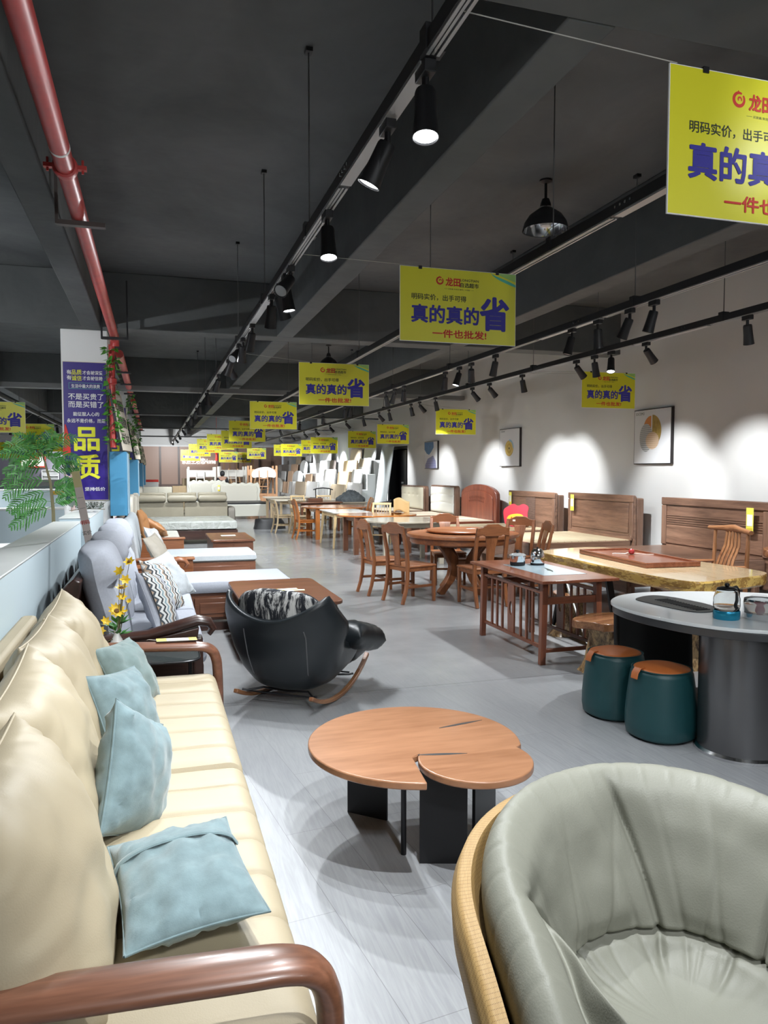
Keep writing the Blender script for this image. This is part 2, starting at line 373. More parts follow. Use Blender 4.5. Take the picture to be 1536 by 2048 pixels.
# shop front across the far end
sf=empty('storefront',(0,BY-.13,0),label='brown glazed shopfront with lit white lettering across the far end',cat='storefront')
MB().box(-2.3,WX-.01,-.02,.1,0,.9).build('base_panel',plain('brown_panel',(.16,.10,.08),.5),sf)
TINT=plain('bronze_tinted_pane',(.40,.26,.20),.4,0,.4)
xs=[-2.3,-.6,.35,1.3,3.4,4.4,5.6,WX-.06]
for i in range(len(xs)-1):
    MB().box(xs[i]+.05,xs[i+1]-.05,0,.05,.9,2.95).build('glass_pane',TINT,sf)
    MB().box(xs[i]-.05,xs[i]+.05,-.05,.1,0,2.98).build('mullion',plain('bronze_frame',(.10,.07,.06),.4),sf)
MB().box(-2.3,WX-.01,-.08,.1,2.9,2.978).build('header',WHITEP,sf)
mb=MB(); put_text(mb,'家居生活馆Home',.36,0,0,0,fit=1.75)
o=mb.build('lettering',emit('lit_lettering',(1,.97,.9),2.5),sf); o.location=(2.35,-.12,2.0)
# hanging red tassel near the back
tg=empty('hanging_tassel',(2.36,30,CEIL),label='red tassel ornament hanging from the ceiling near the back',cat='ornament')
MB().sweep([(0,0,0),(0,0,-1.7)],.006,6).build('cord',RED,tg)
MB().lathe([(.001,-1.68),(.05,-1.72),(.07,-1.8),(.03,-1.86),(.045,-1.9),(.06,-2.1),(.001,-2.1)],10).build('tassel_body',RED,tg)
# ------------------------------------------------------------------ low partitions on the left
PALEB=plain('pale_blue_panel',(.58,.69,.74),.55); MARB=plain('white_marble_top',(.70,.72,.71),.35,var=.06,vscale=3)
def counter(name,x0,x1,y0,y1,h,label,top=.03,cat='partition',tm=None):
    t=empty(name,((x0+x1)/2,y0,0),label=label,cat=cat); cx=(x0+x1)/2
    MB().box(x0-cx+.006,x1-cx-.006,.006,y1-y0-.006,0,h-top).build('panel',PALEB,t)
    MB().box(x0-cx,x1-cx,0,y1-y0,h-top,h).build('ledge',tm or MARB,t,bevel=.004)
    return t
counter('low_partition',-.96,-.70,-2.0,8.08,1.1,'long pale blue low partition with marble ledge behind the cream sofa',.012)
counter('low_partition',-.92,-.62,8.16,10.3,1.13,'short pale blue partition end standing against the blue sign column',.012)
for a in ((-9,-1.3,20.0,20.6,1.15,'pale blue low wall farthest back behind the feathery plant'),(-8,-1.25,13.6,14.1,.98,'middle pale blue low wall behind the feathery plant'),(-7,-1.2,9.6,10.1,.72,'nearest pale blue low wall crossing behind the feathery plant')):
    counter('low_wall',*a)
# ================================================================== COLUMN DRESSING
def column_sign(y,label):
    t=empty('column_sign',(-.82,y-.035,1.23),label=label,cat='sign')
    MB().box(-.255,.255,0,.03,0,1.75).build('board',[BLUEBOARD],t,bevel=.003)
    MB().box(-.262,.262,.008,.034,-.008,1.758).build('edge_strip',plain('cream_edge',(.6,.52,.4),.5),t)
    mb=MB(); Y=-.004
    put_text(mb,'有',.06,-.185,1.60,0,Y,.012,spacing=1); put_text(mb,'品质',.07,-.095,1.597,1,Y,.012,fit=.12); put_text(mb,'才会被深爱',.055,.095,1.60,0,Y,.012,fit=.24)
    put_text(mb,'有',.06,-.185,1.53,0,Y,.012); put_text(mb,'诚信',.07,-.095,1.522,1,Y,.012,fit=.12); put_text(mb,'才会被信赖',.055,.095,1.53,0,Y,.012,fit=.24)
    put_text(mb,'生活中最大的浪费',.05,0.01,1.43,0,Y,.012,fit=.34)
    mb.build('small_lettering',[WHITEI,YELI],t); mb=MB()
    put_text(mb,'不是买贵了',.085,0.01,1.285,0,Y,.014,fit=.42); put_text(mb,'而是买错了',.085,0.01,1.185,0,Y,.014,fit=.42)
    put_text(mb,'能征服人心的',.055,.01,1.075,0,Y,.014,fit=.31); put_text(mb,'永远不是价格，而是',.055,.01,.99,0,Y,.014,fit=.46)
    mb.build('slogan_lettering',[WHITEI,YELI],t)
    for c_,z_ in (('品',.66),('质',.30)):
        mb=MB(); put_text(mb,c_,.33,.01,z_,1,Y,.03,fit=.295); mb.build('big_character',[WHITEI,YELI],t)
    mb=MB()
    put_text(mb,'普惠 · 坚持低价',.05,.01,.12,0,Y,.014,fit=.42)
    mb.build('lettering',[WHITEI,YELI],t)
    mb=MB(); 
    for a,b,c,d in ((-.19,.21,1.415,1.418),(-.19,.21,1.487,1.49),(-.19,-.187,1.415,1.49),(.207,.21,1.415,1.49)): mb.box(a,b,-.003,0,c,d)
    mb.build('text_frame',CYANI,t)
column_sign(10.4,'tall violet blue slogan board with big yellow characters on the nearest column')
column_sign(17.6,'violet blue slogan board half hidden on the second column')
column_sign(25.2,'violet blue slogan board mostly hidden on the third column')
mb=MB(); put_text(mb,'龙田自选超市',.085,0,0,0,0,.012,fit=.40)
tag(mb.build('column_lettering',BLACKI,loc=(-.82,10.392,1.13)),'black lettering on the white column foot below the blue board','lettering')
CABL=['nearest blue electrical cabinet on the right side of the sign column','second blue electrical cabinet along the row of columns','small blue electrical cabinet on the third column','farthest blue electrical cabinet along the columns']
for i,y in enumerate(COLY):
    t=empty('electrical_cabinet',(-.43,y+.28,1.02),label=CABL[i],cat='cabinet')
    MB().box(-.11,.10,-.36,.30,0,.83).build('cabinet_body',BLUEBOX,t,bevel=.004)
    MB().box(.10,.115,-.34,.28,.02,.81).build('cabinet_door',plain('pale_blue_door',(.28,.44,.55),.5),t,bevel=.003)
    # calligraphy board leaning on the cabinet
    b=empty('calligraphy_board',(-.33,y+.12,1.853),label=['framed calligraphy board leaning above the nearest blue cabinet','framed calligraphy board above the second blue cabinet','framed calligraphy board above the third blue cabinet','framed calligraphy board above the farthest blue cabinet'][i],cat='board')
    b.rotation_euler=(0,math.radians(-10),math.radians(-7))
    MB().box(-.03,.0,-.33,.40,0,.80).build('back_board',BLACKM,b)
    fc=MB().box(.0,.012,-.32,.39,.01,.79).build('paper_face',plain('aged_paper',(.62,.56,.47),.6),b)
    mb=MB()
    for k in range(3):
        M=Matrix.Rotation(PI/2,4,'Z'); put_text(mb,['天道酬勤','厚德载物','诚信为本'][k],.16,0,0,0,0,.01,fit=.6,M=Matrix.Translation((.014,.03,.55-.22*k))@M)
    mb.build('calligraphy',BLACKI,b)
# ivy and red cloth on the column side, riser pipes
def leaf(mb,p,d,s,up=(0,0,1),mi=0):
    d=Vector(d).normalized(); w=d.cross(Vector(up)); w=(w if w.length>1e-3 else d.orthogonal()).normalized(); p=Vector(p); n=w.cross(d)
    mb.add([p,p+d*s*.3+w*s*.38+n*s*.06,p+d*s*.55+w*s*.25,p+d*s,p+d*s*.55-w*s*.25,p+d*s*.3-w*s*.38+n*s*.06,p+d*s*.45-n*s*.05],[(0,1,6),(1,2,6),(2,3,6),(3,4,6),(4,5,6),(5,0,6)],mi)
def riser(x,y,z0,z1,lab,labi,r=.038):
    if lab:
        t=empty('riser_pipe',(x,y,z0),label=lab,cat='pipe')
        MB().sweep([(0,0,0),(0,0,z1-z0)],r,14).build('pipe_run',REDP,t)
        MB().lathe([(r+.006,0),(r+.02,.01),(r+.02,.07),(r+.006,.08)],14,(0,0,z1-z0-.5)).build('coupling',REDP,t)
    v=empty('ivy_garland',(x,y,z0),label=labi,cat='ivy')
    mb=MB(); rs=random.Random(int(y*7)); pts=[]
    for k in range(40):
        a=k*.55; pts.append((math.cos(a)*(r+.02),math.sin(a)*(r+.02),(z1-z0)*k/40+.02))
    mb.sweep(pts,.004,5); mb.build('vine_stem',STEM,v)
    mb=MB()
    for k in range(130):
        a=rs.random()*2*PI; z=rs.random()*(z1-z0-.06)+.03; q=(math.cos(a)*(r+.02),math.sin(a)*(r+.02),z)
        leaf(mb,q,(math.cos(a)*.8+rs.uniform(-.4,.4),math.sin(a)*.8+rs.uniform(-.4,.4),rs.uniform(-.9,.3)),rs.uniform(.06,.10),(rs.uniform(-1,1),rs.uniform(-1,1),1))
    o=mb.build('ivy_leaves',IVY,v,ang=10)
riser(-.485,10.25,1.9,3.2,'red riser pipe running down beside the nearest column','green artificial ivy wound round the nearest red riser pipe')
riser(-.45,17.42,1.9,3.3,None,'green ivy wound round the riser at the second column')
riser(-.45,25.02,1.9,3.3,None,'green ivy wound round the riser at the third column')
tag(MB().grid(lambda u,v:(-.475+.03*math.sin(v*19),10.3+.12*u+.02*math.sin(v*11),0.62+.38*v),6,24).build('red_cloth',RED,solid=.006),'dark red cloth hanging below the nearest blue cabinet','cloth')
mb=MB(); rs=random.Random(3)
for k in range(60): leaf(mb,(-.40+rs.uniform(-.06,.06),10.2+rs.uniform(-.06,.06),.80+rs.uniform(-.12,.12)),(rs.uniform(-1,1),rs.uniform(-1,1),rs.uniform(-.3,.9)),rs.uniform(.06,.11))
iv=empty('ivy_sprig',(0,0,0),label='ivy sprig below the nearest blue cabinet',cat='ivy'); mb.build('ivy_leaves',IVY,iv,ang=10); MB().sweep([(-.40,10.2,.0),(-.41,10.2,.4),(-.40,10.19,.85)],.006,6).build('vine_stem',STEM,iv)
tag(MB().sweep([(-1.05,10.354,1.80),(-1.045,10.354,2.0),(-1.06,10.354,2.19)],[(.05,.010),(.035,.010),(.006,.006)],8,0).build('red_ribbon',RED),'red ribbon hanging at the left edge of the column board','ribbon')
# ================================================================== CEILING SERVICES
fp=empty('fire_pipe',(-.446,YF,3.3),label='red sprinkler main pipe running along the dark ceiling at upper left',cat='pipe')
MB().sweep([(0,0,0),(0,14.1,0)],.052,24).build('pipe_run',REDP,fp)
mb=MB(); mb.sweep([(0,14.1,0),(0,14.17,-.01),(0,14.22,-.06),(0,14.23,-.12)],.056,16).build('elbow',REDP,fp)
for yy in (8.65,): 
    mb=MB(); mb.M=Matrix.Translation((0,yy,0))@Matrix.Rotation(PI/2,4,'X')
    mb.lathe([(.053,-.028),(.066,-.026),(.07,0),(.066,.026),(.053,.028)],24,caps=False)
    c=mb.build('pipe_coupling',REDP,fp); mb=MB()
    for s in (-1,1): mb.cb((s*.088,yy,.0),(.05,.036,.022)); mb.sweep([(s*.092,yy,-.03),(s*.092,yy,.045)],.007,8)
    mb.build('coupling_bolts',REDP,c)
MB().sweep([(0,8.36,0),(0,8.385,0)],.0535,24).build('white_tape',WHITEP,fp)
for yy,mm in ((9.45,plain('brown_steel',(.09,.07,.065),.5)),(13.95,BLACKM),(4.2,BLACKM)):
    mb=MB(); mb.cb((.015,yy,-.068),(.30,.05,.03)); mb.cb((-.135,yy,.28),(.02,.04,.72)); 
    if mm is BLACKM: mb.cb((.165,yy,.28),(.02,.04,.72))
    mb.build('pipe_hanger',mm,fp)
for y in (17.6,25.2,32.8):
    p=empty('branch_pipe',(-.45,y-.3,3.3),label={17.6:'short red pipe end hung beyond the second column',25.2:'short red pipe end beyond the third column',32.8:'short red pipe end beyond the farthest column'}[y],cat='pipe')
    MB().sweep([(0,-5.6,0),(0,0.1,0)],.06,14).build('pipe_run',REDP,p)
    for q in (-.4,-2.2,-4): MB().cb((0,q,-.07),(.24,.05,.03)).build('pipe_hanger',BLACKM,p)
ct=empty('cable_tray',(0,16.2,3.2),label='grey cable ladder crossing the ceiling behind the first beam',cat='cable tray')
for yy,zz in ((0,.05),(.25,.05)): MB().box(XL+.05,WX-.05,yy,yy+.05,zz,zz+.08).build('rail',plain('galvanised',(.18,.18,.18),.5,.5),ct)
MB().box(XL+.05,WX-.05,.02,.26,.035,.06).build('cable_bed',plain('galvanised',(.2,.2,.2)),ct)
for i,(yy,zz) in enumerate(((23.2,3.25),(29.5,3.2),(36.5,3.2))):
    tag(MB().sweep([(XL+.05,yy,zz),(WX-.05,yy,zz)],.03,8).build('conduit_pipe',plain('galvanised',(.2,.2,.2))),['grey conduit crossing the ceiling past the second column','grey conduit crossing the ceiling past the third column','farthest grey conduit crossing the ceiling'][i],'pipe')
# ------------------------------------------------------------------ track rails
def rail(x,y0,y1,rods,lab,z=3.0):
    t=empty('lighting_track',(x,y0,z),label=lab,cat='lighting track')
    L_=y1-y0
    MB().box(-.030,.030,0,L_,.0,.062).build('channel',TRACKM,t,bevel=.003)
    mb=MB()
    y=0
    while y<L_:
        mb.box(-.024,-.012,y,min(L_,y+2.35),-.006,.0); mb.box(.012,.024,y,min(L_,y+2.35),-.006,.0); mb.box(-.005,.005,y,min(L_,y+2.35),-.003,0)
        mb.box(-.027,.027,min(L_,y+2.4),min(L_,y+3.55),-.009,0)
        y+=3.6
    mb.build('underside_strip',ALUM,t)
    y=1.2
    while y<min(L_,26):
        mb=MB()
        for k in range(4): mb.lathe([(.001,0),(.008,0),(.008,.004),(.001,.005)],8,(0,0,0))
        mb=MB()
        for k in range(4): mb.cb((-.032,y+k*.045,.035),(.006,.014,.014))
        mb.build('screw_row',CHROME,t); y+=2.9
    for ry in rods:
        b=MB().sweep([(0,ry-y0,.062),(0,ry-y0,CEIL-z)],.0045,6).build('hanging_rod',plain('rod_grey',(.10,.10,.10),.5),t)
        MB().box(-.036,.036,ry-y0-.03,ry-y0+.03,-.002,.085).build('rod_clamp',TRACKM,b)
        MB().cb((0,ry-y0,CEIL-z-.012),(.04,.06,.024)).build('ceiling_bracket',TRACKM,b)
    return t
rail(.92,-3.5,41,[.6,2.45,4.54,6.44,8.5,11.6,14.0,16.3,18.8,21.3,24.0,27,30,34,38],'long black lighting track running above the aisle with the lit spotlights')
rail(2.46,-3.5,16.5,[1.2,4.36,6.59,9.1,12.0,14.2],'black lighting track passing behind the second hanging sign')
rail(3.95,-3.5,34,[1.0,3.4,5.6,7.9,9.8,12.4,15.2,18.4,22,26],'black lighting track between the aisle and the wall')
rail(5.13,-3.5,40,[1.5,4.2,5.9,8.0,9.6,11.9,14.3,16.8,19.6,23,27,31,36],'black lighting track nearest the white wall')
rail(-2.76,3,40,[6,9,12,15.6,18,21,24,28,33],'lighting track left of the sign column')
rail(-4.3,3,40,[8,12,16,20,24.6,28,33],'farthest left lighting track')
# ------------------------------------------------------------------ spotlights
LENS=emit('lit_lens',(.95,.98,1),14); LENSOFF=plain('unlit_lens',(.3,.3,.3),.2)
def make_spot(lit):
    t=empty('track_spotlight',(0,0,0))
    MB().box(-.022,.022,-.05,.05,-.045,0).build('track_adapter',TRACKM,t,bevel=.003)
    MB().sweep([(0,0,-.045),(0,0,-.095)],.013,10).build('stem',TRACKM,t)
    b=MB().lathe([(.001,.0),(.034,-.003),(.038,-.015),(.040,-.09),(.046,-.168),(.048,-.178),(.044,-.178),(.038,-.165),(.001,-.165)],24,caps=False).build('lamp_body',TRACKM,t)
    b.location=(0,0,-.085)
    MB().lathe([(.001,-.1715),(.041,-.1715)],20,caps=False).build('lens',LENS if lit else LENSOFF,b)
    return t,b
SP={True:make_spot(True),False:make_spot(False)}
for k,(t,b) in SP.items(): KC[t.name]=[c for c in bpy.data.objects if c.parent==t]; KC[b.name]=[c for c in bpy.data.objects if c.parent==b]
USED={True:False,False:False}; NL=[0]
def spot(x,y,z,aim,label,lit=True,power=None,cone=50,group=None,blend=.35,light=True,near=1):
    """aim: (x,y,z) the point its beam is turned to"""
    t0,b0=SP[lit]
    if not USED[lit]: t=t0; USED[lit]=True; body=b0; t.location=(x,y,z)
    else:
        t=t0.copy(); COL.objects.link(t); t.location=(x,y,z); body=None
        for c in KC[t0.name]:
            d=c.copy(); COL.objects.link(d); d.parent=t
            if c==b0: body=d
        for c in KC[b0.name]: d=c.copy(); COL.objects.link(d); d.parent=body
    d=Vector(aim)-Vector((x,y,z-.1)); q=d.to_track_quat('-Z','Y'); body.rotation_euler=q.to_euler()
    t['label']=label; t['category']='spotlight'
    if group: t['group']=group
    if power and light:
        if cone>60: cone=CONE; blend=BL; cone,blend=(88,.7) if (0<y<4.6) else (CONE,BL); power*=(.85 if (y==1.5 and x<1) else 1.1 if (x>3 and 0<y<4.6) else .40 if 0<y<4.6 else .38 if y<=0 else .98 if (x>3 and y<9) else .70 if y<9 else 1.0 if y<14 else 1.3)
        l=bpy.data.lights.new('beam','SPOT'); l.energy=power*K; l.color=LAMPC; l.spot_size=math.radians(cone); l.spot_blend=blend; l.shadow_soft_size=.012 if y<4.6 else .025
        o=bpy.data.objects.new('beam',l); COL.objects.link(o); o.parent=body; o.location=(0,0,-.185); NL[0]+=1
    return t
ORD=['nearest','second','third','fourth','fifth','sixth','seventh','eighth','ninth','tenth','eleventh','twelfth','thirteenth','fourteenth','fifteenth','sixteenth','seventeenth','eighteenth','nineteenth','twentieth','twenty-first','twenty-second','twenty-third','twenty-fourth']
Z3=3.0
# aisle rail: (y, aim, lit, power scale)
A=[(2.52,(.75,2.0,0),1,1.0),(2.96,(-.2,3.6,.3),1,1.),(4.06,(.9,3.4,0),1,.9),(5.20,(-.7,3.3,.8),0,1.3),(5.42,(1.2,4.2,1.0),1,.6),(5.72,(1.9,5.6,.4),0,.8),(6.07,(.9,6.2,0),1,.9),(7.3,(.5,7.4,0),1,.9),(8.1,(.9,8.6,0),1,.8),(8.5,(-.75,6.2,.9),0,1.1),(9.3,(.0,9.2,0),0,.7),(9.7,(2.8,10.5,0),1,1.0),(11.2,(.2,11.6,0),0,.8),(13.4,(.8,13.0,0),1,.9),(13.9,(2.6,14.0,0),1,1.0),(15.9,(.8,15.9,0),0,.8),(17.2,(.6,18.2,0),1,.9),(19.6,(1,20,0),1,.9),(22.4,(2.6,23.0,0),1,1.2),(25.4,(2.6,26,.5),1,1.2),(29,(2,30,.5),1,1.3),(33,(3,34,.5),1,1.4),(37.5,(1.0,42,1.6),1,1.6)]  # two heads turned left to brighten the partition; farthest added to light the shopfront
for i,(y,a,lit,p) in enumerate(A):
    if y>4.5 and a[0]>-.5: a=(a[0],a[1]+1.1,a[2])
    spot(.92,y,Z3,a,'%s black track spotlight on the long rail above the aisle, %s from the camera'%('lit' if lit else 'dark',ORD[i]),bool(lit),SPOT_W*p,62)
for y,a in ((1.5,(.95,2.6,0)),(-.4,(1.2,.6,0)),(-1.8,(.8,-1.5,0))): spot(.92,y,Z3,a,'black track spotlight behind the camera on the aisle rail',True,SPOT_W,62,'spotlights behind the camera')
for x,y,a in ((.92,-2.6,(1.2,7,1.2)),(2.46,-1.5,(2.8,6,1.4)),(3.95,-1.0,(4.4,6,1.0)),(5.13,-.6,(6.2,6,1.2)),(.92,-.9,(-.8,8,1.6)),(2.46,1.5,(1.9,6,2.3)),(.92,-.4,(-.75,2.6,.9))): spot(x,y,Z3,a,'added fill track spotlight out of view, turned towards the back of the shop',True,SPOT_W*.7,100,'spotlights behind the camera')  # unseen heads added as fill for surfaces facing the camera
# middle rails
B_=[(3.75,(4.4,3.9,0),1),(5.34,(3.6,5.0,.6),0),(5.67,(3.6,5.9,.6),1),(6.16,(4.3,5.6,.7),1),(6.61,(3.3,6.0,0),0),(8.34,(3.9,8.3,.7),0),(9.06,(4.6,9.6,.5),0),(9.46,(3.0,8.5,0),1),(9.97,(4.2,10.4,0),0),(11.8,(4.2,12,.7),1),(12.3,(3.6,12.6,.7),1),(12.8,(4.8,13,.7),0),(15.3,(3.6,15,0),0),(15.8,(4.2,15.9,0),0),(18.0,(4.2,18,.7),1),(21,(4,21.4,.7),1),(24.5,(5,25,.7),1),(28,(5,29,.7),1),(29.6,(4.3,40,1.4),1)]  # farthest head added to brighten the shopfront
for i,(y,a,lit) in enumerate(B_): spot(3.95,y,Z3,(a[0],a[1]+.9,a[2]),'%s track spotlight on the rail between aisle and wall, %s from the camera'%('lit' if lit else 'dark',ORD[i]),bool(lit),SPOT_W*.8 if (lit or i in(6,8,12)) else 0,62)
for i,(y,a) in enumerate(((1.7,(2.3,2.3,0)),)): spot(2.46,y,Z3,a,'added fill spotlight out of view on the rail behind the hanging signs, %s from the camera'%ORD[i],False,SPOT_W*.75,62)  # unseen head added as fill; it emits despite its dark lens
# wall washers
Wl=[(5.0,0),(5.6,0),(7.06,1),(7.71,1),(8.06,0),(8.47,0),(9.93,0),(11.05,0),(11.72,0),(13.45,0),(14.34,0),(14.87,0),(16.4,0),(17.2,0),(18.6,0),(20.4,0),(22.4,0),(24.5,0),(26.5,0),(29,0),(32,0)]
for i,(y,lit) in enumerate(Wl):
    far=y>22
    if i in (0,2,5,7,8,10,13,15,16,17,18,19,20): aim=(WX-.05,y+(.35 if not far else .2),1.15 if not far else 1.0)
    elif i in (3,): aim=(4.6,7.0,.5)
    else: aim=(5.9,y+.5,.5)
    spot(5.13,y,Z3,aim,'%s track spotlight on the rail nearest the white wall, %s from the camera'%('lit' if lit else 'dark',ORD[i]),bool(lit),WALL_W*(3.2 if far else 1),58 if not far else 59,blend=.75)
# left hall
spot(-2.76,6.3,Z3,(-.9,10.4,1.9),'added fill spotlight out of view left of the sign column, turned towards the blue board',True,SPOT_W*1.5,100)  # unseen head added to brighten the column
for i,(y,lit) in enumerate(((15.2,1),(17.0,1),(20.9,1),(24.7,1),(9.5,1),(29.5,1))): spot(-2.76,y,Z3,(-2.6,y,0),'spotlight on the rail left of the sign column, %s listed from the plant side'%ORD[i],True,SPOT_W*1.5,85)
for i,y in enumerate((12.0,19.0,26.5)): spot(-4.3,y,Z3,(-5,y,0),'%s spotlight on the farthest left rail'%ORD[i],True,SPOT_W*1.6,90)
for i,(x,y) in enumerate(((-4.3,33.6),(-4.3,36.4))):
    spot(x,y,Z3,(x+(-2 if i==0 else 1),38,1.2),'%s spotlight at the end of the farthest left rail, lighting the mauve wall'%['nearer','farther'][i],True,SPOT_W,80)
# ------------------------------------------------------------------ pendants
def pendant(x,y,lab):
    t=empty('pendant_lamp',(x,y,CEIL),label=lab,cat='pendant lamp')
    MB().lathe([(.001,0),(.055,0),(.055,-.015),(.02,-.03),(.001,-.03)],16,caps=False).build('canopy',TRACKM,t)
    MB().sweep([(0,0,-.02),(0,0,-.17)],.012,10).build('stem',TRACKM,t)
    s=MB().lathe([(.03,-.16),(.045,-.2),(.05,-.235),(.085,-.26),(.14,-.30),(.18,-.36),(.195,-.42),(.199,-.425)],32,caps=False).build('shade',TRACKM,t)
    MB().lathe([(.03,-.2),(.08,-.27),(.135,-.306),(.174,-.364),(.190,-.421)],32,caps=False).build('reflector',CHROME,s)
    MB().lathe([(.001,-.40),(.04,-.39),(.06,-.35),(.05,-.29),(.025,-.25),(.02,-.22)],20,caps=False).build('bulb',plain('frosted_bulb',(.75,.75,.72),.3),t)
pendant(3.27,5.93,'black dome pendant lamp with silver inside, hanging behind the nearer signs')
pendant(3.37,14.8,'black dome pendant lamp farther back, partly hidden by the third sign')
# ------------------------------------------------------------------ hanging signs
def sign_letters():
    mb=MB(); y=-.0045
    # board local: x 0..0.9, z 0..-0.52 (facing -Y)
    put_text(mb,'明码实价，出手可得',.05,.295,-.222,2,y,.012,fit=.42,hfit=.044)
    put_text(mb,'真的真的',.135,.345,-.375,1,y,.034,fit=.52,hfit=.125)
    put_text(mb,'省',.23,.73,-.395,1,y,.045,fit=.225,hfit=.235)
    put_text(mb,'一件也批发!',.06,.455,-.482,0,y,.030,fit=.42,hfit=.058)
    put_text(mb,'龙田',.075,.40,-.112,0,y,.03,fit=.11,hfit=.058)
    put_text(mb,'LONGTIAN',.03,.53,-.078,2,y,.01,fit=.145,hfit=.018)
    put_text(mb,'自选超市',.045,.53,-.118,2,y,.018,fit=.145,hfit=.034)
    put_text(mb,'买家具 到龙田 看得上 买得起',.02,.45,-.142,2,y,.004,fit=.17,hfit=.010)
    mb.box(.335,.36,y,y+.001,-.138,-.137,2); mb.box(.54,.565,y,y+.001,-.138,-.137,2)
    # round flame mark
    def ring(cx,cz,r0,r1,a0,a1,mi,n=22,tw=1.0):
        V=[];F=[]
        for k in range(n+1):
            t=k/n; a=math.radians(a0+(a1-a0)*t); w=(r1-r0)*math.sin(PI*(.12+.76*t))**.6; rm=(r0+r1)/2*(1-(1-tw)*t)
            V+=[(cx+(rm-w/2)*math.cos(a),y,cz+(rm-w/2)*math.sin(a)),(cx+(rm+w/2)*math.cos(a),y,cz+(rm+w/2)*math.sin(a))]
        for k in range(n): F.append((2*k,2*k+1,2*k+3,2*k+2))
        mb.add(V,F,mi)
    ring(.300,-.083,.017,.030,60,400,0); ring(.302,-.083,.006,.013,-30,230,0,14,.6); mb.add([(.296,y,-.05),(.306,y,-.062),(.29,y,-.062)],[(0,1,2)],0)
    # aqua ribbon in the corner
    def q(t): return (.70+.2*t, -.0-.105*(t**.55)-.0)
    n=14; V=[];F=[]
    for k in range(n+1):
        t=k/n; x=.70+.2*t; V+=[(x,y,-.092*(t**.6)),(x,y,-.092*(t**.6)+min(.03,.004+.05*t*(1.25-t)))]
    for k in range(n): F.append((2*k,2*k+2,2*k+3,2*k+1))
    mb.add(V,F,3)
    V=[];F=[]
    for k in range(n+1):
        t=k/n; x=.74+.16*t; V+=[(x,y,-.055*(t**.8)),(x,y,0)]
    for k in range(n): F.append((2*k,2*k+2,2*k+3,2*k+1))
    mb.add(V,F,4)
    return mb
SK=.935
SIGN=empty('hanging_sign',(0,0,0),cat='sign')
MB().box(0,.9,-.004,.004,-.52,0).build('board',[YELLOW],SIGN)
MB().box(-.003,.903,-.0035,.0038,-.523,.003).build('board_edge',WHITEP,SIGN)
sign_letters().build('lettering',[RED,BLUE,BLACKI,CYANI,CYAN2],SIGN,ang=1)
for xx in (.15,.75): MB().box(xx-.012,xx+.012,-.009,.009,-.012,.01).build('clip',BLACKM,SIGN)
FIRST=[True]
def sign(x,y,z,label,rz=0,wires=None,group='yellow hanging price signs'):
    x*=SK; y*=SK; z=1.6+(z-1.6)*SK
    if FIRST[0]: s=SIGN; FIRST[0]=False; s.location=(x,y,z); s.rotation_euler.z=rz; s['label']=label
    else: s=dup(SIGN,(x,y,z),rz,label)
    s['group']=group; s.scale=(SK,SK,SK)
    for (cx,tx,ty,tz) in (wires or ((.15,0,-.1,3.0),(.75,0,.1,3.0))):
        # wire from a clip to its fixing, in sign space
        e=Matrix.Rotation(-rz,4,'Z')@(Vector((tx,ty,tz))-Vector((x,y,z)))
        MB().sweep([(cx*1.0,0,.008),tuple(e/SK)],.0022 if y<12 else .003,5).build('hanging_wire',plain('wire_grey',(.35,.34,.3),.4),s)
    return s
def aisle(x,y,z,label,rz=0): sign(x,y,z,label,rz,((.15,.92,y-.25,3.0),(.75,2.46,y+.4,3.03) if y<16 else (.75,3.95,y+.3,3.03)))
# signs are placed after the KC cache is primed
KC['hanging_sign']=[c for c in bpy.data.objects if c.parent==SIGN]
sign(1.785,2.35,3.05,'nearest yellow sale sign, cut off by the right edge of the picture',0,((.03,.92,2.2,3.0),(.75,2.46,2.5,3.03)))
aisle(1.69,5.14,3.05,'second yellow sale sign above the aisle, in front of the pendant lamp')
aisle(1.75,9.34,2.95,'third yellow sale sign above the aisle, brightly lit at its left edge')
aisle(1.78,14.59,2.93,'fourth yellow sale sign above the aisle')
aisle(1.83,19.3,2.86,'fifth yellow sale sign above the aisle, overlapped by the fourth',-.08)
aisle(1.94,22.9,2.80,'sixth yellow sale sign in the receding aisle row')
aisle(1.75,26.3,2.85,'seventh yellow sale sign in the receding aisle row')
aisle(1.6,29.6,2.82,'eighth yellow sale sign in the receding aisle row')
aisle(1.45,33.2,2.75,'ninth yellow sale sign in the receding aisle row')
aisle(1.25,37.0,2.60,'farthest yellow sale sign of the aisle row')
def side(x,y,z,label,rz=0): sign(x,y,z,label,rz,((.15,5.13,y-.1,3.0),(.75,5.13,y+.1,3.0)))
side(6.0,9.75,3.05,'yellow sale sign beside the orange circle picture')
side(5.64,14.76,2.89,'yellow sale sign above the blue and purple picture')
side(5.8,19.6,2.86,'yellow sale sign just above the black doorway')
side(5.8,22.8,2.84,'yellow sale sign left of the doorway sign')
side(4.9,24.2,2.70,'dull yellow sale sign hung above the leaning panels')
side(5.5,29.0,2.80,'yellow sale sign over the white panels, left of the dull one')
side(5.2,32.0,2.75,'yellow sale sign partly hidden, over the far white panels')
side(5.4,35.3,2.83,'yellow sale sign near the far wooden bunk bed')
side(4.3,36.5,2.7,'yellow sale sign beside the far slatted timber')
side(3.1,38.0,2.55,'left of the two smallest yellow sale signs at the back')
side(3.9,39.0,2.55,'right of the two smallest yellow sale signs at the back')
def lefts(x,y,z,label): sign(x,y,z,label,0,((.15,-2.76,y,3.0),(.75,-2.76,y+.1,3.0)))
lefts(-3.0,14.3,2.78,'yellow sale sign cut off by the left edge of the picture')
lefts(-3.2,20.0,2.74,'largest complete yellow sale sign above the feathery plant')
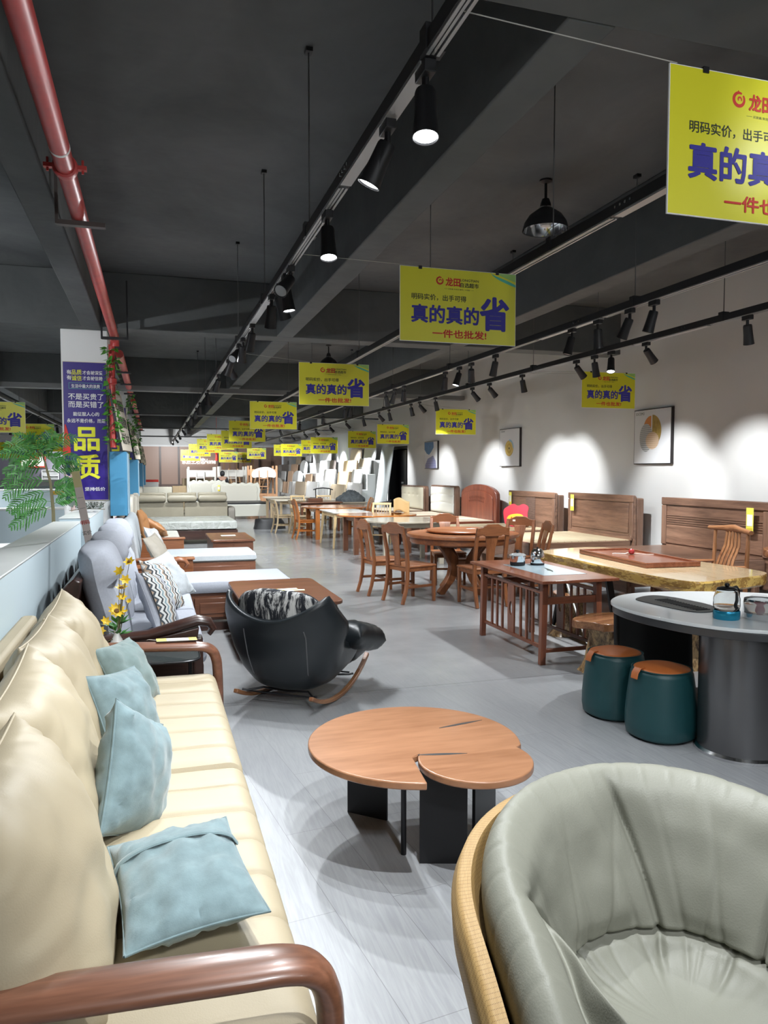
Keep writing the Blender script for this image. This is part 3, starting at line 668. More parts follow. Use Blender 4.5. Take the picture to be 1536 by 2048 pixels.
lefts(-3.05,24.4,2.70,'yellow sale sign right of the largest one above the plant')
lefts(-2.75,28.2,2.68,'yellow sale sign closest to the sign column on its left side')
lefts(-4.9,27.5,2.55,'lower yellow sale sign at the far left edge')
lefts(-4.9,33.0,2.70,'small yellow sale sign behind the plant leaves')
lefts(-2.7,33.5,2.66,'small yellow sale sign against the column edge')

# ================================================================== NEAR FURNITURE
def plank(name,parent,mat_,pts,r,n=4,bevel=.006,ref=None):
    return MB().sweep(pts,r,n,ref=ref).build(name,mat_,parent,bevel=bevel)
# ---- cream leather sofa
so=empty('leather_sofa',(-.18,2.90,0),label='long cream leather sofa with curved walnut-brown wooden arms against the pale partition',cat='sofa')
for i,(y0,y1) in enumerate(((-1.44,.02),(.02,1.42))):
    L_=y1-y0; cy=(y0+y1)/2
    mb=slabcush(MB(),.86,L_-.006,.20,[ -L_/2+L_*k/7 for k in range(1,7)],1,.012,.06,.003,i*3,40,60,depth=.017,sw=.011)
    o=mb.build('seat_cushion',CREAML,so); o.location=(.07,cy,.27)
    for q in (0,): pass
MB().box(-.44,.40,-1.40,1.40,.14,.27).build('seat_base',plain('taupe_base',(.16,.14,.11),.7),so,bevel=.02)
bk=MB().box(-.50,-.42,-1.40,1.42,.12,.84).build('back_frame',CREAML,so,bevel=.02)
for i,(yc,zz,tw) in enumerate(((-1.08,.65,-.03),(-.36,.665,.04),(.36,.66,-.02),(1.04,.655,.03))):
    M=Matrix.Rotation(math.radians(-17),4,'Y')@Matrix.Rotation(PI/2,4,'Y')@Matrix.Rotation(tw,4,'Z')
    mb=pillow(MB(),.64,.76,.30,11+i*2.3,.015,56,.05,3.2)
    o=mb.build('back_cushion',CREAML,so); o.matrix_local=Matrix.Translation(((-.20,-.19,-.16,-.10)[3-i] ,yc,zz))@M
    mb=MB(); P_=[]
    for k in range(29):
        t=-1+2*k/28; P_.append((-.32*(1-.05*(1-t*t)),.38*t*(1-.0),0))
    mb.sweep(P_,.004,6); pz=mb.build('piping',CREAML,o)
def sofa_arm(y,lab=None):
    pts=[(-.50,y,.64),(-.30,y,.645),(0,y,.63),(.30,y,.615),(.42,y,.607),(.475,y,.585),(.502,y,.54),(.512,y,.46),(.518,y,.25),(.522,y,.0)]
    R=[(.022,.046),(.025,.054),(.026,.060),(.026,.061),(.026,.058),(.028,.052),(.029,.045),(.028,.038),(.026,.034),(.022,.028)]
    return MB().sweep(pts,R,12,ref=(0,1,0)) if False else MB().sweep([tuple(crom(pts,k/60)) for k in range(61)],[tuple(crom([(b,a) for a,b in R],k/60)) for k in range(61)],14,ref=(0,1,0))
for y in (-1.44,1.44):
    a=sofa_arm(y).build('armrest',W_('arm','x',rough=.32),so,ang=60)
    MB().sweep([(-.49,y,0),(-.49,y,.64)],[(.022,.022),(.026,.026)],4).build('rear_post',W_('arm','z'),a,bevel=.006)
    MB().sweep([(-.48,y,.22),(.49,y,.22)],.022,4).build('side_rail',W_('arm','x'),a,bevel=.006)
# price tag lying on the far arm
pt=empty('price_tag',(.10,4.355,.652),label='yellow and white price tag lying on the far wooden arm of the cream sofa',cat='price tag'); pt.rotation_euler=(0,math.radians(2),.06)
MB().box(-.10,.12,-.035,.035,0,.0015).build('card',PAPER,pt); MB().box(.075,.12,-.035,.035,.0015,.002).build('yellow_band',PAPERY,pt); MB().box(-.10,-.045,-.035,.035,.0015,.002).build('yellow_end',PAPERY,pt)
mb=MB(); 
for k in range(4): mb.box(-.03+.02*k,-.025+.02*k,-.025,.02,.0016,.0022)
mb.build('print_lines',plain('grey_ink',(.35,.35,.33)),pt); MB().sweep([(-.10,0,.001),(-.14,.01,.004),(-.15,.02,0)],.0012,5).build('string',PAPER,pt)
# ---- teal throw pillows
def throw(name,w,h,t,loc,rot,lab,mat_=TEALF,seed=1,group=None,extra=None,wr=.014):
    r=empty(name,loc,label=lab,cat='pillow',group=group); r.rotation_euler=rot
    o=pillow(MB(),w,h,t,seed,wr,34,.075).build('pillow_cover',mat_,r)
    P_=[]
    for k in range(60):
        a=k/60*8; s=int(a)//2; tt=(a-2*s)-1
        u,v=[(tt,-1),(1,tt),(-tt,1),(-1,-tt)][s]; P_.append((w/2*u*(1-.075*(1-v*v)),h/2*v*(1-.075*(1-u*u)),0))
    P_.append(P_[0]); MB().sweep(P_,.0035,6,close=False).build('piping',mat_,o)
    if extra: extra(r)
    return r
def fold(r):
    P_=[]
    for k in range(25):
        u=-1+2*k/24; e=max(0,1-abs(u)**2.4)*(1-abs(.36)**2.4); P_.append((.165*u*(1-.02),.085,.065*e**.55+.002))
    MB().sweep(P_,[(.0045,.011)]*25,8,ref=(0,0,1)).build('flap_seam',TEALF,r)
throw('throw_pillow',.33,.48,.13,(.055,1.957,.555),(.05,-.07,.122),'blue-grey velvet pillow with a folded flap line, lying flat on the cream seat',TEALF,1,extra=fold)
throw('throw_pillow',.40,.40,.19,(-.075,2.545,.61),(math.radians(84),math.radians(30),math.radians(66)),'blue-grey velvet pillow standing on one corner edge, second from the camera',TEALF,4)
throw('throw_pillow',.38,.38,.19,(-.125,3.22,.60),(math.radians(66),math.radians(8),math.radians(62)),'blue-grey velvet pillow leaning on the cream back cushions, third from the camera',TEALF,7)
throw('throw_pillow',.38,.38,.19,(-.135,3.86,.585),(math.radians(62),math.radians(4),math.radians(66)),'farthest blue-grey velvet pillow, coloured darker for shade, next to the far wooden arm',plain('shaded_teal_velvet',(.165,.225,.22),.85,0,.25,.14,22,.15,300,sheen=.3),9)  # shade at the far arm is put into this pillow's darker velvet colour
# ---- glass side table with vase
st=empty('side_table',(-.06,4.57,0),label='small glass side table with dark metal rim between the two nearest sofas',cat='side table')
MB().prism(rrect(-.32,.30,-.15,.15,.10),.50,.512).build('glass_top',plain('smoked_glass',(.05,.06,.06),.06,0,.8),st)
mb=MB().sweep([(x,y,.505) for x,y in rrect(-.325,.305,-.155,.155,.10)]+[(rrect(-.325,.305,-.155,.155,.10)[0][0],rrect(-.325,.305,-.155,.155,.10)[0][1],.505)],.006,6,close=False); mb.build('rim',DARKM,st)
for x,y in ((-.26,-.11),(.25,-.11),(.25,.11),(-.26,.11)): MB().sweep([(x,y,.5),(x,y,0)],.006,8).build('leg',DARKM,st)
va=tag(MB().lathe([(.001,0),(.022,.0),(.036,.025),(.043,.07),(.036,.115),(.018,.15),(.013,.165),(.018,.178),(.014,.178),(.010,.165),(.001,.16)],28,caps=False).build('vase',plain('white_ceramic',(.78,.78,.76),.25),loc=(-.215,4.52,.512)),'small white ceramic vase on the glass side table','vase')
fl=empty('flower_spray',(-.215,4.52,.60),label='spray of yellow artificial flowers in the white vase',cat='flowers')
rs=random.Random(5); FY=plain('yellow_petals',(.75,.50,.02),.5); FB=plain('brown_flower_heart',(.16,.07,.01),.7)
fpos=[(.0,.0,.20,.055,1),(-.085,-.03,.10,.032,0),(-.06,.0,.145,.035,0),(.03,.01,.33,.042,0),(.05,-.01,.38,.036,0),(.02,.0,.43,.035,0),(.075,.0,.48,.038,0),(.03,.0,.28,.035,0),(.05,-.02,.20,.02,0),(-.075,-.05,.03,.028,0),(.07,.01,.255,.02,0)]
for i,(x,y,z,s,big) in enumerate(fpos):
    stm=MB().sweep([(x*.05,0,.0),(x*.4+.006,y*.4,z*.5+.03),(x,y,z)],.0018,5).build('stem',STEM,fl)
    mb=MB(); M=Matrix.Translation((x,y,z))@Matrix.Rotation(rs.uniform(.3,1.1),4,'X')@Matrix.Rotation(rs.uniform(-.5,.5),4,'Y'); mb.M=M
    for k in range(11 if big else 6):
        a=2*PI*k/(11 if big else 6); leaf(mb,(0,0,0),(math.cos(a),math.sin(a),.35),s*1.0,(0,0,1))
    hd=mb.build('flower_head',FY,fl,ang=10)
    if big or i%3==0:
        mb=MB(); mb.M=M; mb.lathe([(.001,.012),(s*.25,.01),(s*.3,.002),(.001,-.002)],10,caps=False); mb.build('flower_heart',FB,hd)
mb=MB()
for k in range(16): a=rs.random()*2*PI; leaf(mb,(.01*math.cos(a),.01*math.sin(a),rs.uniform(.06,.14)),(math.cos(a),math.sin(a)*.5,rs.uniform(.1,.9)),rs.uniform(.05,.09))
mb.build('foliage',LEAF,fl,ang=10)
# ---- grey sofa with dark wood arms and chaise
CHEV=None
def chev():
    if 'chevron_print' in MATS: return MATS['chevron_print']
    m,N,L,B=_new('chevron_print'); v=_coord(N,L)
    sp=N.new('ShaderNodeSeparateXYZ'); L.new(v,sp.inputs[0])
    def mth(op,a,b=None,c=None):
        n=N.new('ShaderNodeMath'); n.operation=op
        for i,q in enumerate((a,b,c)):
            if q is None: continue
            if isinstance(q,(int,float)): n.inputs[i].default_value=q
            else: L.new(q,n.inputs[i])
        return n.outputs[0]
    zig=mth('PINGPONG',mth('MULTIPLY',sp.outputs['Y'],1),.028)
    t=mth('ADD',mth('MULTIPLY',sp.outputs['X'],1),mth('MULTIPLY',zig,1.1))
    row=mth('FRACT',mth('MULTIPLY',t,6.2)); 
    rmp=N.new('ShaderNodeValToRGB'); rmp.color_ramp.interpolation='CONSTANT'; e=rmp.color_ramp.elements
    cs=[(.0,(.62,.62,.6)),(.17,(.03,.035,.04)),(.30,(.62,.62,.6)),(.45,(.20,.30,.34)),(.58,(.62,.62,.6)),(.74,(.38,.28,.2)),(.87,(.05,.06,.07))]
    while len(e)<len(cs): e.new(.5)
    for i,(p,c) in enumerate(cs): e[i].position=p; e[i].color=(*c,1)
    L.new(row,rmp.inputs[0]); L.new(rmp.outputs[0],B.inputs['Base Color']); B.inputs['Roughness'].default_value=.9
    return m
DK='dk'
s2=empty('fabric_sofa',(-.05,6.70,0),label='grey linen corner sofa with glossy dark wooden scroll arms and chaise, behind the vase',cat='sofa')
# local: x -0.5..0.33 (chaise to 1.4), y -1.9..1.95
MB().box(-.32,.34,-1.78,1.0,.05,.36).build('seat_base',W_('dk','y'),s2,bevel=.008)
for i,(y0,y1) in enumerate(((-1.78,-.42),(-.42,.92))):
    o=slabcush(MB(),.72,y1-y0-.01,.12,[],1,.015,.035,.003,i).build('seat_cushion',GREYF,s2); o.location=(-.0,(y0+y1)/2,.36)
o=slabcush(MB(),1.62,.86,.12,[],1,.012,.035,.003,5).build('chaise_cushion',GREYF,s2); o.location=(.59,1.38,.375)
cb_=MB().box(.34,1.36,.99,1.80,.10,.375).build('chaise_base',W_('ct','x'),s2,bevel=.006)
MB().box(.30,1.38,.97,.99,.0,.08).build('plinth',W_('dk','x'),s2)
MB().box(.42,.86,.965,.99,.13,.33).build('drawer_front',W_('ct','x'),cb_,bevel=.006); MB().box(.47,.81,.957,.966,.17,.28).build('drawer_panel',W_('ct','x'),cb_,bevel=.004)
MB().box(.90,1.33,.965,.99,.13,.33).build('drawer_front',W_('ct','x'),cb_,bevel=.006); MB().box(-.3,.34,.99,1.80,.05,.36).build('corner_base',W_('dk','x'),s2,bevel=.006)
MB().prism([(-.55,.05),(-.50,.05),(-.40,.80),(-.38,.93),(-.42,.95),(-.48,.90)],-1.86,1.9,'y').build('back_frame',W_('dk','y',rough=.25),s2,bevel=.008)
def scroll_arm(y,mat1,front=.36,parent=s2,h=.66):
    # solid panel with a swept top rail ending in a scroll
    P_=[(-.46,.04),(front-.04,.04),(front-.02,.3),(front-.03,h-.10),(front-.02,h-.04),(.05,h-.09),(-.2,h-.11),(-.46,h-.06)]
    a=MB().prism(P_,y-.035,y+.035,'y').build('arm_panel',mat1,parent,bevel=.008)
    pts=[(-.46,y,h-.04),(-.25,y,h-.085),(0,y,h-.075),(.18,y,h-.03),(.30,y,h+.0),(.37,y,h-.015),(.395,y,h-.055),(.37,y,h-.09)]
    MB().sweep(pts,[(.052,.02),(.055,.026),(.058,.03),(.062,.034),(.064,.034),(.06,.03),(.055,.024),(.048,.016)],14,ref=(0,1,0)).build('arm_rail',mat1,a,ang=60)
    MB().prism([(front-.06,.0),(front-.0,.0),(front+.0,h-.10),(front-.06,h-.10)],y-.055,y+.055,'y').build('front_post',mat1,a,bevel=.01)
    return a
scroll_arm(-1.85,W_('dk','x',rough=.22),.33)
scroll_arm(1.93,W_('cherry','x'),.33,h=.62)
for i,yc in enumerate((-1.30,-.42,.44,1.28)):
    def bc(mb,yc=yc,i=i):
        def fn(u,v):
            # section: plump back with a folded head bolster; v runs along the width
            a=u*2*PI; x=.5+.0; 
            w=.42*(2*v-1); e=max(0,1-abs(2*v-1)**3.2)**.4
            zc=.38; rx=.115*e; rz=.36*(.8+.2*e)
            X=math.cos(a); Z=math.sin(a); sq=lambda q:(abs(q)**.62)*(1 if q>0 else -1)
            px=rx*sq(X); pz=rz*sq(Z)
            crease=.035*math.exp(-((pz-.12)/.035)**2) if X>0 else 0
            px=px-crease*e+(.05*e if pz>.12 and X>0 else 0)+nz(pz*6,w*6,i)*.012
            return (px-.02-pz*.22, w, zc+pz)
        return mb.grid(fn,40,25,cu=True)
    o=bc(MB()).build('back_cushion',GREYF,s2,ang=70); o.location=(-.25,yc,.38)
def band(r):pass
throw('throw_pillow',.46,.46,.16,(.02,5.52,.66),(math.radians(66),math.radians(12),math.radians(70)),'grey pillow with a chevron printed band, nearest on the grey sofa behind the flowers',GREYF,12,extra=lambda r: MB().grid(lambda u,v:(-.20+.22*u,-.215+.43*v,.086*max(0,(1-abs((-.20+.22*u)/.23)**2.4)*(1-abs((-.215+.43*v)/.23)**2.4))**.55+.0035),14,28).build('chevron_panel',chev(),r))
throw('throw_pillow',.46,.46,.16,(.06,6.35,.66),(math.radians(60),math.radians(10),math.radians(66)),'pillow covered in zigzag chevron print on the grey sofa',chev(),15)
throw('throw_pillow',.46,.46,.15,(.13,7.05,.64),(math.radians(56),math.radians(-6),math.radians(62)),'plain light grey pillow behind the chevron pillow',GREYC,18)
# stick-like price strip standing behind the grey sofa
ps=empty('price_strip',(-.46,6.05,.985),label='tall narrow paper price strip leaning beside the partition above the grey sofa',cat='price strip'); ps.rotation_euler=(math.radians(0),math.radians(-9),0)
MB().box(-.028,.028,-.003,.003,0,.62).build('paper',plain('pinkish_paper',(.80,.68,.62),.6),ps)
MB().box(-.028,.028,-.0045,.0,.50,.62).build('yellow_top',plain('cream_yellow_paper',(.75,.66,.33),.6),ps); MB().box(-.03,.03,-.005,.004,-.03,.045).build('orange_clip',plain('orange_tape',(.75,.25,.06),.5),ps)
mb=MB(); put_text(mb,'明码',.035,0,.22,0,-.004,.01); put_text(mb,'实价',.035,0,.14,1,-.004,.0); put_text(mb,'元',.03,0,.07,1,-.004,.0); mb.box(-.02,.02,-.0045,-.004,.34,.342,1); mb.box(-.02,.02,-.0045,-.004,.42,.422,1)
mb.build('strip_print',[RED,BLACKI],ps)
# pink coat rack behind the partition
cr=empty('coat_rack',(-.975,10.2,0),label='pale pink wooden coat rack standing behind the partition in front of the blue board',cat='coat rack')
PINK=plain('pale_pink_paint',(.55,.40,.38),.5)
MB().sweep([(0,0,0),(0,0,1.72)],.026,12).build('pole',PINK,cr); MB().lathe([(.001,0),(.06,0),(.06,.02),(.03,.05),(.001,.05)],20).build('base',PINK,cr)
for a,z in ((20,1.60),(200,1.52),(110,1.42),(290,1.34)):
    d=Vector((math.cos(math.radians(a)),math.sin(math.radians(a)),0)); pts=[Vector((0,0,z))+d*.02,Vector((0,0,z+.02))+d*.07,Vector((0,0,z+.07))+d*.10,Vector((0,0,z+.10))+d*.105]
    MB().sweep(pts,[.012,.011,.010,.014],8).build('peg',PINK,cr)
# ---- feathery artificial tree
ft=empty('feathery_plant',(-1.13,9.55,0),label='artificial tree with feathery green mimosa leaves behind the partition',cat='plant')
MB().lathe([(.001,0),(.11,0),(.14,.26),(.125,.26),(.12,.22),(.001,.22)],20,caps=False).build('pot',PALEB,ft)
def branch(pts,r): return MB().sweep(pts,r,7)
br_=[([(0,0,.2),(.0,0,1.05),(-.02,0,1.35),(-.07,0,1.58),(-.10,0,1.68)],[.02,.018,.014,.010,.007])]
trk=branch(*br_[0]).build('trunk',STEM,ft)
rs=random.Random(11)
def frond(start,d,L_,droop,n=13,sl=.115):
    """a twice-divided leaf: centre rib, side ribs, tiny leaflets"""
    mb=MB(); d=Vector(d).normalized(); p=Vector(start); side=d.cross(Vector((0,-1,.15))).normalized(); pts=[p.copy()]
    for i in range(n):
        d=(d+Vector((0,0,-droop/n))).normalized(); p=p+d*L_/n; pts.append(p.copy())
    mb.sweep(pts,.0022,4)
    for i in range(2,n+1):
        q=pts[i]; dd=(pts[i]-pts[i-1]).normalized(); sd=dd.cross(Vector((rs.uniform(-.3,.3),-1,rs.uniform(-.2,.3)))).normalized()
        for s in (-1,1):
            ln=sl*math.sin(PI*min(1,(i+1)/(n+2)))**.7*rs.uniform(.8,1.15); v=(dd*.8+sd*s*.9+Vector((0,rs.uniform(-.35,.35),-.12))).normalized()
            nrm=v.cross(Vector((rs.uniform(-.5,.5),-1,rs.uniform(-.2,.2)))).normalized(); m=7; V=[];F=[]
            for k in range(m+1):
                t=k/m; c=q+v*ln*t+Vector((0,0,-ln*.25*t*t)); w=.0095*math.sin(PI*(.06+.9*t))**.6
                V+=[c-nrm*w*(1.0 if k%2 else .72)+v*.003,c,c+nrm*w*(.72 if k%2 else 1.0)+v*.003]
            for k in range(m): F+=[(3*k,3*k+3,3*k+4,3*k+1),(3*k+1,3*k+4,3*k+5,3*k+2)]
            mb.add(V,F)
    return mb
fr=[((-.10,0,1.68),(-.5,0,.8),.34,1.0),((-.10,0,1.68),(.5,.1,.75),.42,1.2),((-.09,0,1.66),(-.9,0,.35),.42,.7),((-.09,0,1.62),(.8,-.2,.2),.40,.5),((-.08,0,1.60),(-.8,.2,.1),.46,.9),((-.08,0,1.60),(.1,.4,1),.30,.9),((-.10,0,1.68),(-.2,-.4,.9),.32,1.2),
 ((-.05,0,1.52),(-.9,-.1,.1),.50,1.1),((-.04,0,1.48),(.7,.1,.5),.34,.9),((-.03,0,1.36),(-.8,-.2,.35),.52,1.5),((-.02,0,1.30),(.8,0,.55),.30,.8),((-.02,0,1.26),(-.9,.1,-.05),.50,.8),((-.01,0,1.22),(.75,-.1,.6),.30,.6),((0,0,1.15),(-.7,-.3,.15),.44,1.0),((0,0,1.12),(.6,.2,.5),.26,.7),((0,0,1.10),(-.85,-.4,-.25),.50,.4),((-.06,0,1.57),(-.5,-.5,.5),.36,1.3),((-.07,0,1.60),(.4,-.5,.4),.34,1.3),((-.1,0,1.68),(-.75,.1,.6),.40,1.0),((-.09,0,1.66),(.2,.1,.95),.30,1.0)]
for a in fr: frond(a[0],a[1],a[2]*.92,a[3]).build('leaf_frond',LEAF,ft,ang=10)
ft.scale=(1.12,1.0,1.08)
tw_=empty('leafy_twig',(-.80,9.2,1.14),label='dusty grey leafy twig lying on the partition corner under the blue board',cat='twig')
mb=MB()
for k in range(16): leaf(mb,(-.1+.022*k,rs.uniform(-.03,.03),.03+rs.uniform(-.01,.03)),(rs.uniform(-1,1),rs.uniform(-.6,.6),rs.uniform(-.1,.6)),rs.uniform(.07,.13))
mb.build('twig_leaves',plain('dusty_leaf',(.12,.15,.13),.7),tw_,ang=10); MB().sweep([(-.12,0,.012),(.1,.01,.03),(.26,0,.02)],.004,5).build('twig_stem',STEM,tw_)

# ---- round two-part coffee table
c1=empty('coffee_table',(1.06,3.0,0),label='low wooden coffee table of two merged discs on black metal plates',cat='coffee table')
bc=Vector((-.0,.025)); R1=.457; sc_=Vector((.165,-.255)); R2=.232
def arc(c,r,a0,a1,n): return [(c.x+r*math.cos(math.radians(a0+(a1-a0)*k/n)),c.y+r*math.sin(math.radians(a0+(a1-a0)*k/n))) for k in range(n+1)]
P_=arc(bc,R1,-24,257,70); x_=P_[-1][0]
P_+= [(x_+.03,-.165)]+arc(sc_,R2,152,378,50)
tp=MB().prism(P_,.41,.44).build('table_top',W_('top','x',rough=.3,scale=3.2,stretch=.16),c1,bevel=.006,seg=3)
sm=MB().prism(arc(sc_,R2-.004,150,395,40)+[(sc_.x+.1,sc_.y+.16)],.4400,.4412).build('small_disc_veneer',W_('acacia','x',rough=.3),tp) if False else None
def slit(cx,cy,L_,w,a):
    mb=MB(); n=16; pp=[(-L_/2+L_*k/n, w/2*math.sin(PI*(.08+.9*k/n))) for k in range(n+1)]; pp+=[(x,-y) for x,y in pp[::-1]]
    c,s=math.cos(a),math.sin(a); mb.prism([(cx+x*c-y*s,cy+x*s+y*c) for x,y in pp],.438,.4409)
    mb.build('metal_inlay',plain('inlay_grey',(.09,.09,.09),.4,.5),tp)
slit(.272,.148,.235,.018,math.radians(11)); slit(.056,-.172,.205,.02,math.radians(-12))
for (x0,y0,x1,y1,w) in ((-.20,.60-.02,-.045,.40,.012),(-.045,-.175,.14,-.235,.014),(.21,-.14,.50-.1,.06,.014)):
    mb=MB(); d=Vector((x1-x0,y1-y0)); n_=Vector((-d.y,d.x)).normalized()*w/2
    if y0>.3: x0,y0,x1,y1=-.21,.36,-.06,.22; d=Vector((x1-x0,y1-y0)); n_=Vector((-d.y,d.x)).normalized()*w/2
    mb.prism([(x0-n_.x,y0-n_.y),(x1-n_.x,y1-n_.y),(x1+n_.x,y1+n_.y),(x0+n_.x,y0+n_.y)],0,.41); mb.build('leg_plate',BLACKM,c1,bevel=.001)
MB().sweep([(-.085,-.09,0),(-.085,-.09,.41)],.012,12).build('leg_rod',DARKM,c1)

# ---- second coffee table and its papers
c2=empty('coffee_table',(1.12,6.90,0),label='rounded square brown wooden coffee table with price papers on it, behind the rocking chair',cat='coffee table')
MB().prism(rrect(-.43,.42,-.72,.72,.09,8),.465,.50).build('table_top',W_('ct','x',rough=.16),c2,bevel=.010,seg=3)
MB().prism(rrect(-.37,.36,-.64,.64,.05),.39,.465).build('apron',W_('ct','x'),c2,bevel=.005)
for x,y in ((-.35,-.62),(.34,-.62),(.34,.62),(-.35,.62)):
    sx=1 if x>0 else -1; sy=1 if y>0 else -1
    MB().sweep([(x,y,.46),(x+.02*sx,y+.02*sy,.36),(x+.03*sx,y+.03*sy,.2),(x+.045*sx,y+.04*sy,.0)],[(.035,.035),(.032,.032),(.022,.022),(.026,.026)],8).build('leg',W_('ct','z'),c2,ang=60)
for i,(dx,dy,r) in enumerate(((0,0,.1),(.05,-.09,-.05))):
    p=empty('price_paper',(1.15+dx,6.93+dy,.5005+.0015*i),r,label=['far yellow-white price paper on the brown coffee table','near yellow-white price paper on the brown coffee table'][i],cat='price paper')
    MB().box(-.12,.12,-.035,.035,0,.001).build('card',PAPER,p); MB().box(-.12,-.06,-.035,.035,.001,.0014).build('yellow_band',PAPERY,p); MB().box(.02,.12,-.035,-.02,.001,.0014).build('yellow_strip',PAPERY,p)

# ---- black rocking chair
rc=empty('rocking_chair',(.985,5.25,0),math.radians(-37),label='black leather rocking chair seen from behind with marbled headrest and wooden rockers',cat='rocking chair')
def shell(u,v,off=0.0,thick=0):
    # u 0..1 from front of the seat up to the top of the back; v -1..1 across
    prof=[(.40,.40),(.34,.335),(.15,.25),(-.08,.20),(-.24,.21),(-.34,.30),(-.39,.42),(-.42,.56),(-.45,.69),(-.47,.80)]
    t=u*(len(prof)-1); i=min(int(t),len(prof)-2); f=t-i
    y=prof[i][0]*(1-f)+prof[i+1][0]*f; z=prof[i][1]*(1-f)+prof[i+1][1]*f
    wd=[.27,.29,.32,.335,.345,.37,.395,.41,.39,.345]; w=wd[i]*(1-f)+wd[i+1]*f
    lift=[.05,.14,.24,.32,.34,.30,.20,.10,.03,.0]; l=lift[i]*(1-f)+lift[i+1]*f
    wrap=[.0,.02,.04,.06,.10,.15,.17,.16,.12,.09]; q=wrap[i]*(1-f)+wrap[i+1]*f
    a=abs(v); x=w*math.sin(v*PI/2*.98)
    top=-.16*max(0,(u-.78)/.22)*math.cos(v*PI/2)**2*1.0
    ears=.02*max(0,(u-.8)/.2)*a**3
    return (x*(1+off), y+q*a**2.2*1.5-off*.0, z-.10+u*.06+l*a**2.6*.9+top*.8+ears)
S1=MB().grid(lambda u,v:shell(u,2*v-1),34,34).build('leather_shell',BLACKL,rc,solid=.035,ang=70); S1.modifiers['s'].offset=1
for sx in (-.33,.42):
    pp=[]
    for k in range(13):
        u=.50+.34*k/12; p=shell(u,sx); pp.append((p[0],p[1]-.040,p[2]-.004))
    MB().sweep(pp,.004,6).build('shell_seam',plain('seam_grey',(.10,.10,.105),.5),S1)
def marb():
    m,N,L,B=_new('black_white_marbled_fabric'); v=_coord(N,L,(14,14,4)); n=N.new('ShaderNodeTexNoise'); n.inputs['Scale'].default_value=1; n.inputs['Detail'].default_value=7; n.inputs['Distortion'].default_value=1.2; n.inputs['Roughness'].default_value=.7; L.new(v,n.inputs['Vector'])
    L.new(_ramp(N,L,n.outputs['Fac'],[(.50,(.006,.008,.014)),(.58,(.50,.50,.49))]),B.inputs['Base Color']); B.inputs['Roughness'].default_value=.85; return m
MAR=marb()
def bol(mb):
    def fn(u,v):
        a=u*2*PI; w=(2*v-1); e=max(.0,1-abs(w)**3)**.5
        sq=lambda q:(abs(q)**.7)*(1 if q>0 else -1)
        return (.33*w, -.40+.055*e*sq(math.cos(a))+.10*w*w, .685+.135*e*sq(math.sin(a))-.015*(abs(w)**2.2)+nz(w*4,a,2)*.008)
    return mb.grid(fn,28,30,cu=True)
hd=bol(MB()).build('headrest_cushion',MAR,rc,ang=70)
sc2=slabcush(MB(),.54,.60,.13,[],1,.03,.05,.006,4).build('seat_cushion',MAR,rc); sc2.location=(0,.12,.17)
M=Matrix.Translation((.0,.47,.40))@Matrix.Rotation(math.radians(-10),4,'X')
o=slabcush(MB(),.66,.30,.20,[],1,.03,.08,.012,8).build('front_roll',BLACKL,rc); o.location=(.0,.38,.20); o.rotation_euler=(math.radians(6),0,0)
for s in (-1,1):
    o=pillow(MB(),.42,.26,.19,8+s,.01,26,.0,5).build('arm_pad',BLACKL,rc); o.location=(s*.36,.20,.42); o.rotation_euler=(math.radians(8),math.radians(s*14),math.radians(90-s*6))
for s in (-1,1):
    pts=[]
    for k in range(17):
        a=math.radians(-90-27+62*k/16); pts.append((s*.28,.02+.98*math.cos(a),.995+.98*math.sin(a)))
    r_=MB().sweep(pts,[(.016,.014)]*17,4,ref=(1,0,0)).build('rocker',W_('acacia','y'),rc,bevel=.005)
    for y0,y1 in ((-.34,-.26),(.30,.26)):
        MB().sweep([(s*.28,y0,.07+abs(y0)*.12),(s*.25,y0*.95,.10),(s*.17,y1*.9,.105),(0,y1*.85,.09)],.0075,8).build('wire_support',BLACKM,r_)
MB().sweep([(-.26,-.30,.09),(.26,-.30,.09)],.006,8).build('cross_wire',BLACKM,rc); MB().sweep([(-.26,.27,.12),(.26,.27,.12)],.006,8).build('cross_wire',BLACKM,rc)

# ---- rattan lounge armchair, right foreground
ac=empty('lounge_armchair',(1.095,1.325,0),math.radians(-7),label='rattan-edged barrel armchair with puffy sage leather cushion, right foreground',cat='armchair')
def weave():
    m,N,L,B=_new('woven_rattan'); tc=N.new('ShaderNodeTexCoord'); mp=N.new('ShaderNodeMapping'); mp.inputs['Scale'].default_value=(1,1,1); L.new(tc.outputs['UV'],mp.inputs['Vector'])
    b=N.new('ShaderNodeTexBrick'); b.inputs['Scale'].default_value=1; b.inputs['Brick Width'].default_value=.016; b.inputs['Row Height'].default_value=.007; b.inputs['Mortar Size'].default_value=.0012; b.inputs['Mortar Smooth'].default_value=.8
    b.inputs['Color1'].default_value=(.36,.22,.075,1); b.inputs['Color2'].default_value=(.43,.28,.11,1); b.inputs['Mortar'].default_value=(.16,.09,.03,1); L.new(mp.outputs[0],b.inputs['Vector'])
    L.new(b.outputs['Color'],B.inputs['Base Color']); B.inputs['Roughness'].default_value=.6
    _bump(N,L,B,b.outputs['Fac'],-.8,.004); return m
def barrel(phi):
    a=abs(phi)/math.radians(140); return .80-.02*a-.24*min(1.1,a)**2.6     # rim height
PH=math.radians(152)
def polar(phi,r,z):
    # half circle round the back, then straight arms running forward
    if abs(phi)<=PI/2: return (r*math.sin(phi),r*math.cos(phi),z)
    return (math.copysign(r,phi),-(abs(phi)-PI/2)*.42,z)
